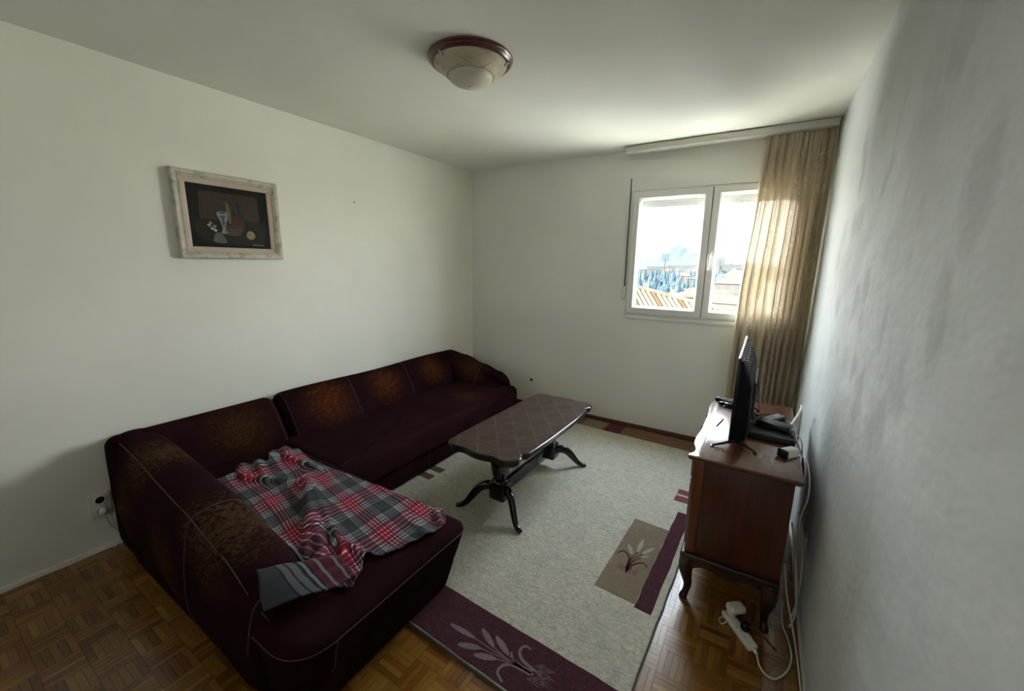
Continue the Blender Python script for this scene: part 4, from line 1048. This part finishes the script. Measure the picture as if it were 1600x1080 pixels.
def sb_outline(off):
    x0, y0 = S(2.742, -1.990); x1, y1 = S(3.176, -0.965); P = []
    q = [(x1, y1), (x0 + 0.06, y1), (x0 + 0.020, y1 - 0.006), (x0 + 0.012, y1 - 0.025), (x0 + 0.022, y1 - 0.06), (x0 + 0.020, y1 - 0.10), (x0 + 0.006, y1 - 0.16), (x0 + 0.004, y1 - 0.26), (x0 + 0.012, y1 - 0.38), (x0 + 0.012, y0 + 0.38),
         (x0 + 0.004, y0 + 0.26), (x0 + 0.006, y0 + 0.16), (x0 + 0.020, y0 + 0.10), (x0 + 0.020, y0 + 0.06), (x0 + 0.006, y0 + 0.030), (x0 + 0.002, y0 + 0.012), (x0 + 0.012, y0), (x0 + 0.06, y0), (x1, y0)]
    c = [(p.x, p.y) for p in catmull([(a, b, 0) for a, b in q[1:-1]], 110)]
    P = [(x1, y1)] + c + [(x1, y0)]
    if area(P) < 0: P = P[::-1]
    return inset_poly(P, off) if off else P
rings = [[(a, b, z) for a, b in sb_outline(o)] for z, o in ((0.736, 0.014), (0.740, 0.006), (0.746, 0.002), (0.752, 0.0), (0.758, 0.002), (0.760, 0.006))]
obj('top', autosmooth(MB().rings(rings).mesh(), 40), M_cabt, sb, label='cherry top with wavy front edge')
obj('moulding', rbox((bx0 - 0.014, by0 - 0.014, 0.236), (bx1 + 0.004, by1 + 0.014, 0.262), 0.008, 3), M_cabd, sb)
# apron below the moulding, arched between the legs
def apron(p0, p1, t):
    p0 = Vector(p0); p1 = Vector(p1); d = p1 - p0; n = Vector((-d.y, d.x)).normalized() * t; mb = MB(); rings = []; k = 24
    for i in range(k + 1):
        u = i / k; q = p0 + d * u; zb = 0.236 - (0.085 - 0.05 * math.sin(math.pi * u) ** 0.35 + 0.012 * math.cos(u * 4 * math.pi))
        rings.append([(q.x, q.y, 0.238), (q.x + n.x, q.y + n.y, 0.238), (q.x + n.x, q.y + n.y, zb), (q.x, q.y, zb)])
    return mb.rings(rings).mesh()
obj('apron', apron((bx0, by0), (bx1, by0), 0.02), M_cabd, sb); obj('apron', apron((bx0 + 0.02, by0), (bx0 + 0.02, by1), 0.02), M_cabd, sb)
for lx, ly, ox, oy in ((bx0 + 0.024, by0 + 0.026, -1, -1), (bx1 - 0.03, by0 + 0.026, 0.3, -1), (bx0 + 0.024, by1 - 0.026, -1, 1), (bx1 - 0.03, by1 - 0.026, 0.3, 1)):
    o2 = Vector((ox, oy, 0)).normalized()
    def lp(off, z): return (lx + o2.x * off, ly + o2.y * off, z)
    pts = catmull([lp(0.002, 0.240), lp(0.010, 0.205), lp(0.013, 0.165), lp(0.002, 0.115), lp(-0.008, 0.070), lp(-0.002, 0.035), lp(0.008, 0.012), lp(0.010, 0.0)], 24)
    rad = [lin_interp(i / 23, [(0, 0.036), (0.25, 0.033), (0.5, 0.020), (0.72, 0.0145), (0.86, 0.018), (1, 0.019)]) for i in range(24)]
    m = MB().tube(pts, rad, 12).mesh(True)
    for q in m.vertices: q.co.z = min(max(q.co.z, 0.0), 0.24)
    obj('leg', m, M_cabd, sb)
# front (towards the room): two drawers above two doors
dy = (by1 - by0 - 0.12) / 2
for i in range(2):
    y0 = by0 + 0.055 + i * (dy + 0.01)
    dr = obj('drawer', rbox((bx0 - 0.012, y0, 0.620), (bx0 + 0.01, y0 + dy, 0.728), 0.005), M_cabl, sb)
    for yy in (y0 + dy * 0.25, y0 + dy * 0.75): obj('knob', MB().lathe([(0.004, 0.0), (0.005, -0.008), (0.011, -0.014), (0.010, -0.022), (0.003, -0.026)], (bx0 - 0.012, yy, 0.675), 14, 'x').mesh(True), M_tabled, dr)
    do = obj('door', rbox((bx0 - 0.010, y0, 0.270), (bx0 + 0.01, y0 + dy, 0.612), 0.005), M_cab, sb)
    obj('door_panel', rbox((bx0 - 0.018, y0 + 0.06, 0.33), (bx0 - 0.008, y0 + dy - 0.06, 0.555), 0.008), M_cabl, do)
    yy = y0 + (dy - 0.03 if i == 0 else 0.03); obj('handle', MB().lathe([(0.004, 0.0), (0.005, -0.008), (0.010, -0.014), (0.003, -0.024)], (bx0 - 0.010, yy, 0.45), 14, 'x').mesh(True), M_tabled, do)

# ------------------------------------------------------------------ television
tv = thing('television', 'flat black television on splayed feet standing on the sideboard', 'television', (2.925, -1.455, CZ + 0.0005))
ty = 0.363
obj('screen_frame', rbox((-0.036, -ty, 0.030), (-0.022, ty, 0.432), 0.003), M_black, tv)
obj('screen', MB().box((-0.0368, -ty + 0.008, 0.048), (-0.0358, ty - 0.008, 0.424)).mesh(), M_screen, tv)
prof = [(-0.022, 0.040), (-0.022, 0.420), (-0.012, 0.418), (0.012, 0.365), (0.022, 0.345), (0.036, 0.300), (0.040, 0.120), (0.038, 0.052), (0.030, 0.040)]
rings = []
for yy, k in ((-ty + 0.008, 0.55), (-ty + 0.020, 0.85), (-ty + 0.045, 1.0), (ty - 0.045, 1.0), (ty - 0.020, 0.85), (ty - 0.008, 0.55)):
    rings.append([(-0.022 + (a + 0.022) * k, yy, b) for a, b in prof])
bkp = obj('back_shell', autosmooth(MB().rings(rings).mesh(), 30), M_blackm, tv)
for i in range(4):
    for j in range(9):
        a = Vector((-0.010, 0, 0.412)).lerp(Vector((0.011, 0, 0.368)), (i + 0.5) / 4); y0 = -ty + 0.07 + j * 0.067
        obj('vent', MB().box((a.x - 0.003, y0, a.z - 0.001), (a.x + 0.004, y0 + 0.045, a.z + 0.0022)).mesh(), M_hole, tv)
obj('port_box', rbox((0.036, -0.20, 0.12), (0.050, 0.16, 0.29), 0.004), M_grey, tv)
for s in (-1, 1):
    yy = -0.345 * 1 if s < 0 else 0.30
    top_ = (0.0, yy, 0.045)
    mb = MB(); mb.tube([(-0.004, yy, 0.044), (-0.05, yy - 0.012, 0.022), (-0.098, yy - 0.030, 0.0065)], [0.010, 0.0065, 0.005], 8); mb.tube([(0.004, yy, 0.044), (0.04, yy, 0.022), (0.077, yy - 0.004, 0.0065)], [0.010, 0.0065, 0.005], 8)
    mb.box((-0.104, yy - 0.038, 0.0), (-0.092, yy - 0.024, 0.007)); mb.box((0.070, yy - 0.014, 0.0), (0.084, yy + 0.006, 0.007))
    obj('leg', mb.mesh(), M_black, tv)

# ------------------------------------------------------------------ small things on the sideboard
def remote(name, label, x, y, rz, L=0.16, w=0.042, keys=(3, 5), body=M_grey, km=M_greyl, tilt=0.0, z=CZ + 0.0005):
    t = thing(name, label, 'remote control', (x, y, z), rz)
    t.rotation_euler = (0, tilt, rz)
    obj('case', rbox((-L / 2, -w / 2, 0), (L / 2, w / 2, 0.017), 0.005), body, t)
    for a in range(keys[1]):
        for b in range(keys[0]):
            cx = -L / 2 + L * (a + 0.8) / (keys[1] + 0.6); cy = -w / 2 + w * (b + 0.5) / keys[0]
            obj('button', rbox((cx - 0.007, cy - 0.0042, 0.0165), (cx + 0.007, cy + 0.0042, 0.0195), 0.001, 1), km, t)
remote('remote_control', 'slim black remote at the far corner of the sideboard beyond the television', 2.835, -1.085, R(-25), 0.15, 0.036, (2, 4), M_blackm, M_grey)
remote('remote_control', 'second slim black remote just in front of the far black remote', 2.862, -1.150, R(-12), 0.14, 0.034, (2, 4), M_black, M_grey)
st = thing('set_top_box', 'low flat dark grey box lying behind the television', 'set-top box', (3.062, -1.545, CZ + 0.0005), R(-2))
obj('case', rbox((-0.105, -0.075, 0.004), (0.100, 0.075, 0.030), 0.004), M_grey, st)
for a in range(12):
    for b in range(3): obj('vent_slot', MB().box((-0.088 + a * 0.0148, -0.066 + b * 0.012, 0.0298), (-0.080 + a * 0.0148, -0.059 + b * 0.012, 0.0304)).mesh(), M_hole, st)
for a, b in ((-0.09, -0.06), (0.085, -0.06), (-0.09, 0.06), (0.085, 0.06)): obj('foot', MB().lathe([(0.008, 0), (0.008, 0.005)], (a, b, 0), 10).mesh(), M_hole, st)
ro = thing('receiver', 'small glossy black receiver box on top of the grey set-top box', 'receiver', (3.075, -1.49, CZ + 0.0312), R(-14))
obj('case', rbox((-0.075, -0.045, 0.0), (0.075, 0.045, 0.026), 0.005), M_black, ro)
obj('lid', rbox((-0.070, -0.040, 0.0262), (0.070, 0.040, 0.0285), 0.001, 1), M_grey, ro)
remote('remote_control', 'grey remote with light keys leaning behind the black receiver', 3.078, -1.262, R(58), 0.15, 0.048, (3, 6), M_grey, M_greyl, 0.0)
ad = thing('power_adapter', 'chunky white power adapter with black end near the front corner', 'adapter', (3.122, -1.765, CZ + 0.0005), R(52))
obj('case', rbox((-0.024, -0.023, 0.0), (0.052, 0.023, 0.040), 0.010, 4), M_white, ad)
obj('end_cap', rbox((-0.036, -0.024, 0.001), (-0.022, 0.024, 0.0405), 0.008, 3), M_black, ad, label='black end face of the adapter')
tz = thing('tweezers', 'small open steel tweezers on the sideboard in front of the television', 'tweezers', (2.818, -1.545, CZ + 0.0005))
obj('arm', MB().tube([(0.002, -0.005, 0.003), (-0.018, 0.050, 0.003), (-0.024, 0.105, 0.003)], [(0.002, 0.0015), (0.003, 0.0015), (0.001, 0.001)], 6).mesh(), M_metal, tz)
obj('arm', MB().tube([(0.0, -0.005, 0.0035), (0.010, 0.060, 0.0035), (0.022, 0.135, 0.0035)], [(0.0035, 0.002), (0.0045, 0.0025), (0.003, 0.002)], 6).mesh(), M_blackm, tz, label='dark arm')

def cable(name, label, pts, r, m, parent=None, n=40, cat='cable'):
    o = obj(name, MB().tube(catmull(pts, n), r, 7).mesh(True), m, parent)
    if parent is None: o['label'] = label; o['category'] = cat
    return o
z0 = CZ + 0.004
cable('power_cable', 'thick black cable looping from the receiver over the sideboard back edge', [(2.972, -1.45, 0.86), (2.985, -1.44, z0 + 0.02), (3.00, -1.50, z0 + 0.055), (3.06, -1.545, z0 + 0.060), (3.125, -1.56, z0 + 0.045), (3.160, -1.60, z0 + 0.02), (3.175, -1.68, z0 + 0.006), (3.186, -1.76, z0 - 0.02), (3.190, -1.80, 0.66)], 0.0042, M_cordb)
cable('signal_cable', 'thin black cable hanging from the television back onto the sideboard', [(2.975, -1.36, 1.02), (2.990, -1.35, 0.93), (3.000, -1.34, 0.83), (3.03, -1.36, z0 + 0.002), (3.07, -1.37, z0), (3.12, -1.33, z0), (3.165, -1.42, z0), (3.185, -1.50, z0 + 0.002), (3.190, -1.60, z0 - 0.01), (3.20, -1.66, 0.60)], 0.0022, M_cordb)
cable('signal_cable', 'black cable lying between the television foot and the grey remote', [(2.950, -1.18, z0), (2.99, -1.22, z0), (3.03, -1.21, z0 + 0.001), (3.08, -1.18, z0), (3.13, -1.24, z0), (3.16, -1.30, z0)], 0.0028, M_cordb)
cable('signal_cable', 'tangled black cable behind the far side of the television', [(2.955, -1.30, z0), (2.99, -1.285, z0 + 0.003), (3.02, -1.27, z0 + 0.006), (3.00, -1.24, z0 + 0.004), (2.96, -1.255, z0)], 0.0026, M_cordb)
cable('white_cable', 'white cable arching up at the back edge of the sideboard', [(3.120, -1.375, z0), (3.150, -1.345, z0 + 0.008), (3.180, -1.27, z0 + 0.045), (3.200, -1.18, z0 + 0.065), (3.203, -1.12, z0 + 0.060), (3.212, -1.09, z0), (3.215, -1.08, 0.60)], 0.0055, M_cordw)
cable('grey_cable', 'thin grey cable looping over the near back corner of the sideboard', [(3.150, -1.745, z0 + 0.012), (3.172, -1.735, z0 + 0.002), (3.192, -1.78, z0 + 0.01), (3.202, -1.86, z0 - 0.03), (3.205, -1.90, 0.66), (3.196, -1.87, 0.55), (3.205, -1.80, 0.40)], 0.003, M_cordw)

# ------------------------------------------------------------------ cables and sockets by the right wall
cable('white_cable', 'white cable hanging in a bow behind the sideboard, outermost', [(3.215, -1.62, 0.44), (3.238, -1.66, 0.36), (3.248, -1.74, 0.22), (3.243, -1.80, 0.10), (3.225, -1.84, 0.02)], 0.004, M_cordw)
cable('white_cable', 'white cable hanging behind the sideboard, middle one', [(3.185, -1.72, 0.43), (3.212, -1.76, 0.30), (3.232, -1.82, 0.16), (3.235, -1.86, 0.06), (3.22, -1.88, 0.012)], 0.004, M_cordw)
cable('white_cable', 'short white cable nearest the sideboard leg', [(3.170, -1.86, 0.30), (3.190, -1.88, 0.18), (3.218, -1.92, 0.08), (3.238, -1.98, 0.02), (3.246, -2.2, 0.016), (3.247, -2.6, 0.016), (3.247, -3.1, 0.016)], 0.0035, M_cordw)
ws = thing('wall_socket', 'white wall socket low on the right wall behind the sideboard', 'socket', (W - 0.001, -1.615, 0.29))
obj('plate', rbox((-0.014, -0.035, -0.045), (0, 0.035, 0.045), 0.005), M_white, ws)
obj('rocker', rbox((-0.020, -0.022, -0.030), (-0.012, 0.022, 0.030), 0.004), M_pvc, ws)
ps = thing('power_strip', 'white power strip lying on the parquet under the sideboard', 'power strip', (3.030, -2.020, 0.0005), R(-52))
obj('case', rbox((-0.095, -0.024, 0.0), (0.095, 0.024, 0.028), 0.010, 4), M_white, ps)
for a in (-0.055, 0.0, 0.05):
    w = obj('outlet', MB().lathe([(0.0195, 0.0275), (0.0195, 0.029), (0.017, 0.029), (0.016, 0.0285)], (a, 0, 0), 20).mesh(), M_pvc, ps)
    for s in (-1, 1): obj('pin_hole', MB().lathe([(0.0025, 0.0286), (0.0025, 0.0292)], (a, s * 0.0095, 0), 8).mesh(), M_hole, w)
obj('strain_relief', MB().lathe([(0.009, 0.090), (0.006, 0.115)], (0, 0, 0.014), 12, 'x').mesh(True), M_white, ps)
ch = thing('charger', 'white round-ended charger plugged into the far end of the power strip', 'charger', (2.997, -1.972, 0.0305), R(-52))
mb = MB(); mb.tube([(-0.004, 0.0, 0.0), (-0.004, 0.0, 0.016), (-0.004, 0.0, 0.030)], [0.020, 0.021, 0.020], 18); obj('plug', mb.mesh(True), M_white, ch)
obj('body', rbox((-0.028, -0.022, 0.018), (0.026, 0.055, 0.056), 0.016, 4), M_white, ch)
bp_ = thing('black_plug', 'black round plug pushed into the middle of the power strip', 'plug', (3.052, -2.020, 0.0295), R(-40))
obj('body', autosmooth(MB().lathe([(0.018, 0.0), (0.021, 0.008), (0.020, 0.026), (0.014, 0.034), (0.003, 0.036)], (0, 0.0, 0), 20).mesh(), 50), M_black, bp_)
obj('cord', MB().tube(catmull([(0.01, 0.0, 0.028), (0.04, 0.01, 0.03), (0.07, 0.03, 0.015), (0.10, 0.06, -0.024)], 14), 0.004, 7).mesh(True), M_cordb, bp_)
cable('extension_cord', 'white extension cord curling over the parquet from the power strip', [(3.100, -2.110, 0.014), (3.112, -2.155, 0.006), (3.135, -2.185, 0.006), (3.165, -2.185, 0.006), (3.205, -2.125, 0.006), (3.224, -2.04, 0.006), (3.215, -1.95, 0.006), (3.195, -1.86, 0.006), (3.200, -1.72, 0.008)], 0.0038, M_cordw, cat='cord')
cable('white_cable', 'small white cable loop beside the charger on the power strip', [(2.985, -2.01, 0.03), (2.965, -2.025, 0.012), (2.950, -2.00, 0.006), (2.962, -1.975, 0.006), (2.985, -1.972, 0.02)], 0.0028, M_cordw)

# left wall socket
ls_ = thing('wall_socket', 'cream double wall socket on the left wall beside the sofa', 'socket', (0.001, -3.345, 0.27))
obj('plate', rbox((0, -0.042, -0.068), (0.012, 0.046, 0.066), 0.004), M_white, ls_)
for zz in (0.030, -0.030):
    q = obj('outlet', MB().lathe([(0.024, 0.010), (0.024, 0.020), (0.021, 0.020), (0.0205, 0.014)], (0, 0.005, zz), 22, 'x').mesh(), M_white, ls_)
    for s in (-1, 1): obj('pin_hole', MB().lathe([(0.003, 0.0135), (0.003, 0.0150)], (0, 0.005 + s * 0.0095, zz), 8, 'x').mesh(), M_hole, q)
    if zz > 0: obj('recess', MB().lathe([(0.019, 0.0138), (0.019, 0.0145)], (0, 0.005, zz), 20, 'x').mesh(), M_hole, q)
lp_ = thing('white_plug', 'white plug in the lower outlet of the left wall socket', 'plug', (0.0215, -3.340, 0.240))
obj('body', autosmooth(MB().lathe([(0.017, 0.0), (0.018, 0.012), (0.015, 0.026), (0.006, 0.032)], (0, 0, 0), 18, 'x').mesh(), 50), M_pvc, lp_)
obj('cord', MB().tube(catmull([(0.020, 0, -0.008), (0.022, 0.004, -0.04), (0.012, 0.018, -0.10), (0.006, 0.045, -0.15), (0.006, 0.050, -0.19), (0.008, 0.030, -0.222), (0.012, 0.01, -0.234)], 30), 0.0032, 7).mesh(True), M_cordw, lp_)
# antenna socket on the back wall
an = thing('antenna_socket', 'small round black antenna socket low on the back wall', 'socket', (0.836, -0.001, 0.320))
obj('ring', MB().lathe([(0.026, 0.0), (0.026, -0.006), (0.018, -0.009), (0.016, -0.006)], (0, 0, 0), 22, 'y').mesh(), M_white, an)
obj('hole', MB().lathe([(0.016, -0.0045), (0.013, -0.0085)], (0, 0, 0), 18, 'y').mesh(), M_hole, an)
nl = obj('wall_nail', MB().lathe([(0.005, 0.0), (0.005, 0.004), (0.002, 0.005)], (0.0005, -1.584, 2.074), 10, 'x').mesh(), M_grey, label='small dark nail in the left wall between picture and corner', category='nail')

# ------------------------------------------------------------------ framed painting
pic = thing('framed_painting', 'still life painting in a marbled cream frame on the left wall', 'picture', (0.001, -2.525, 1.853))
hw, hh = 0.297, 0.253
def pframe(prof):
    rings = []
    for d, x in prof: rings.append([(x, -hw + d, -hh + d), (x, hw - d, -hh + d), (x, hw - d, hh - d), (x, -hw + d, hh - d)])
    rings.append(rings[0]); return MB().rings(rings, True, False, False).mesh()
obj('frame', pframe([(0.0, 0.004), (0.0, 0.034), (0.006, 0.040), (0.024, 0.038), (0.032, 0.030), (0.036, 0.034), (0.041, 0.030), (0.042, 0.004)]), M_pframe, pic)
obj('liner', pframe([(0.040, 0.004), (0.040, 0.026), (0.046, 0.027), (0.066, 0.022), (0.070, 0.018), (0.070, 0.004)]), M_liner, pic)
cvs = obj('canvas', MB().box((0.004, -hw + 0.066, -hh + 0.066), (0.017, hw - 0.066, hh - 0.066)).mesh(), M_pdark, pic)
def paint(name, P, col, z=0.0006, smooth=True, rough=0.5):
    # P in picture coordinates: y + 2.525, z - 1.853
    c = catmull([(a, b, 0) for a, b in P], 40, True) if smooth else [Vector((a, b, 0)) for a, b in P]
    if area([(p.x, p.y) for p in c]) < 0: c = c[::-1]
    rings = [[(0.0165, p.x, p.y) for p in c], [(0.017 + z, p.x, p.y) for p in c]]
    col = tuple(0.62 * q + 0.38 * q * (0.3 + sum(col) / 3) for q in col); m = mat('paint_' + name, col, rough, spec=0.15); g = NT(m); n = g.noise(g.coord(), 60, 4, 0.7)
    g.base(g.mix(g.ramp(n, [(0.35, 0.0), (0.7, 1.0)]), (*col, 1), (*[q * 0.55 for q in col], 1)))
    return obj(name, MB().rings(rings).mesh(), m, cvs)
paint('painted_backdrop', [(-0.165, 0.140), (-0.150, 0.148), (0.150, 0.146), (0.166, 0.128), (0.172, -0.005), (0.166, -0.012), (-0.168, -0.018), (-0.174, -0.010)], (0.052, 0.037, 0.026), 0.0004, False)
paint('painted_table', [(-0.17, -0.02), (0.17, -0.014), (0.19, -0.13), (0.12, -0.16), (-0.12, -0.16), (-0.19, -0.11)], (0.022, 0.018, 0.012), 0.0003)
paint('painted_stand', [(-0.104, -0.112), (-0.092, -0.096), (-0.068, -0.096), (-0.048, -0.125), (-0.045, -0.155), (-0.110, -0.150)], (0.14, 0.15, 0.15), 0.0008)
paint('painted_bottle', [(0.028, 0.098), (0.042, 0.100), (0.049, 0.088), (0.052, 0.050), (0.068, 0.010), (0.074, -0.070), (0.060, -0.085), (0.008, -0.080), (-0.004, -0.06), (0.000, 0.008), (0.020, 0.045), (0.026, 0.085)], (0.018, 0.030, 0.018), 0.0007)
paint('painted_label', [(-0.001, 0.010), (0.062, 0.006), (0.070, -0.062), (0.012, -0.070)], (0.090, 0.032, 0.022), 0.0010)
paint('painted_highlight', [(0.030, 0.080), (0.034, 0.080), (0.034, 0.030), (0.029, 0.028)], (0.07, 0.08, 0.06), 0.0010)
paint('painted_corn', [(-0.022, 0.100), (-0.008, 0.075), (0.000, 0.020), (-0.004, -0.030), (-0.018, -0.030), (-0.026, 0.020), (-0.026, 0.070)], (0.17, 0.145, 0.060), 0.0010)
paint('painted_jug', [(-0.078, 0.030), (-0.050, 0.036), (-0.022, 0.030), (-0.020, 0.010), (-0.030, -0.030), (-0.040, -0.070), (-0.030, -0.096), (-0.066, -0.098), (-0.056, -0.070), (-0.064, -0.030), (-0.078, 0.008)], (0.24, 0.27, 0.27), 0.0013)
paint('painted_rim', [(-0.070, 0.030), (-0.050, 0.033), (-0.030, 0.028), (-0.050, 0.022)], (0.05, 0.06, 0.05), 0.0017)
paint('painted_pattern', [(-0.066, 0.005), (-0.048, 0.012), (-0.034, 0.004), (-0.044, -0.010), (-0.040, -0.035), (-0.050, -0.055), (-0.056, -0.030), (-0.054, -0.010)], (0.09, 0.11, 0.14), 0.0017)
paint('painted_bowl', [(-0.050, -0.052), (-0.010, -0.045), (0.054, -0.050), (0.052, -0.085), (0.030, -0.108), (-0.020, -0.106), (-0.042, -0.085)], (0.11, 0.070, 0.040), 0.0012)
paint('painted_bowl_rim', [(-0.046, -0.055), (0.0, -0.050), (0.050, -0.055), (0.0, -0.064)], (0.07, 0.03, 0.02), 0.0016)
paint('painted_fruit', [(0.080, -0.100), (0.092, -0.076), (0.114, -0.074), (0.132, -0.092), (0.128, -0.116), (0.108, -0.128), (0.088, -0.120)], (0.36, 0.26, 0.12), 0.0010)
for k, (a, b, c) in enumerate([(-0.128, -0.052, (0.40, 0.40, 0.26)), (-0.112, -0.070, (0.42, 0.44, 0.40)), (-0.098, -0.056, (0.30, 0.32, 0.22)), (-0.118, -0.038, (0.24, 0.25, 0.12)), (-0.096, -0.080, (0.46, 0.48, 0.44))]):
    paint('painted_flower', [(a - 0.010, b), (a - 0.003, b + 0.008), (a + 0.004, b + 0.003), (a + 0.010, b + 0.002), (a + 0.004, b - 0.006), (a, b - 0.011)], c, 0.0014 + 0.0002 * k)
# signature scribble: short strokes, illegible in the photograph
mb = MB(); sig = [(0.112, -0.165), (0.116, -0.156), (0.119, -0.165), (0.124, -0.157), (0.127, -0.166), (0.133, -0.158), (0.136, -0.166), (0.142, -0.159), (0.147, -0.166), (0.152, -0.158), (0.158, -0.165), (0.166, -0.159), (0.176, -0.163), (0.182, -0.162)]
mb.tube([(0.0178, a, b) for a, b in sig], 0.0011, 5); obj('signature', mb.mesh(), mat('signature_paint', (0.6, 0.58, 0.52), 0.6), cvs)

# ------------------------------------------------------------------ ceiling lamp
lm = thing('ceiling_lamp', 'round ceiling lamp with red-brown wooden ring and alabaster glass bowl', 'lamp', (1.566, -2.040, H - 0.0005))
obj('ring', autosmooth(MB().lathe([(0.150, 0.0), (0.207, 0.0), (0.213, -0.005), (0.212, -0.012), (0.207, -0.016), (0.204, -0.022), (0.195, -0.029), (0.186, -0.031), (0.180, -0.028), (0.172, -0.016), (0.150, -0.008)], (0, 0, 0), 64).mesh(), 25), M_ring, lm)
obj('glass_bowl', MB().lathe([(0.180, -0.024), (0.184, -0.030), (0.181, -0.037), (0.171, -0.045), (0.157, -0.054), (0.143, -0.064), (0.131, -0.075), (0.124, -0.082), (0.119, -0.084), (0.115, -0.082), (0.112, -0.070), (0.150, -0.030)], (0, 0, 0), 64).mesh(True), M_alab, lm)
obj('glass_dome', MB().lathe([(0.113, -0.078), (0.114, -0.084), (0.107, -0.097), (0.091, -0.110), (0.064, -0.121), (0.036, -0.126), (0.010, -0.128)], (0, 0, 0), 64).mesh(True), M_alabd, lm)
obj('finial', MB().lathe([(0.008, -0.126), (0.008, -0.131), (0.004, -0.133)], (0, 0, 0), 14).mesh(True), M_metal, lm)
for a in (20, 140, 260):
    a = R(a); c = Vector((math.cos(a), math.sin(a), 0)); q = [c * 0.194 + Vector((0, 0, -0.026)), c * 0.192 + Vector((0, 0, -0.036)), c * 0.184 + Vector((0, 0, -0.042)), c * 0.174 + Vector((0, 0, -0.044))]
    obj('clip', MB().tube(q, [0.004, 0.005, 0.005, 0.004], 8).mesh(True), M_metal, lm)
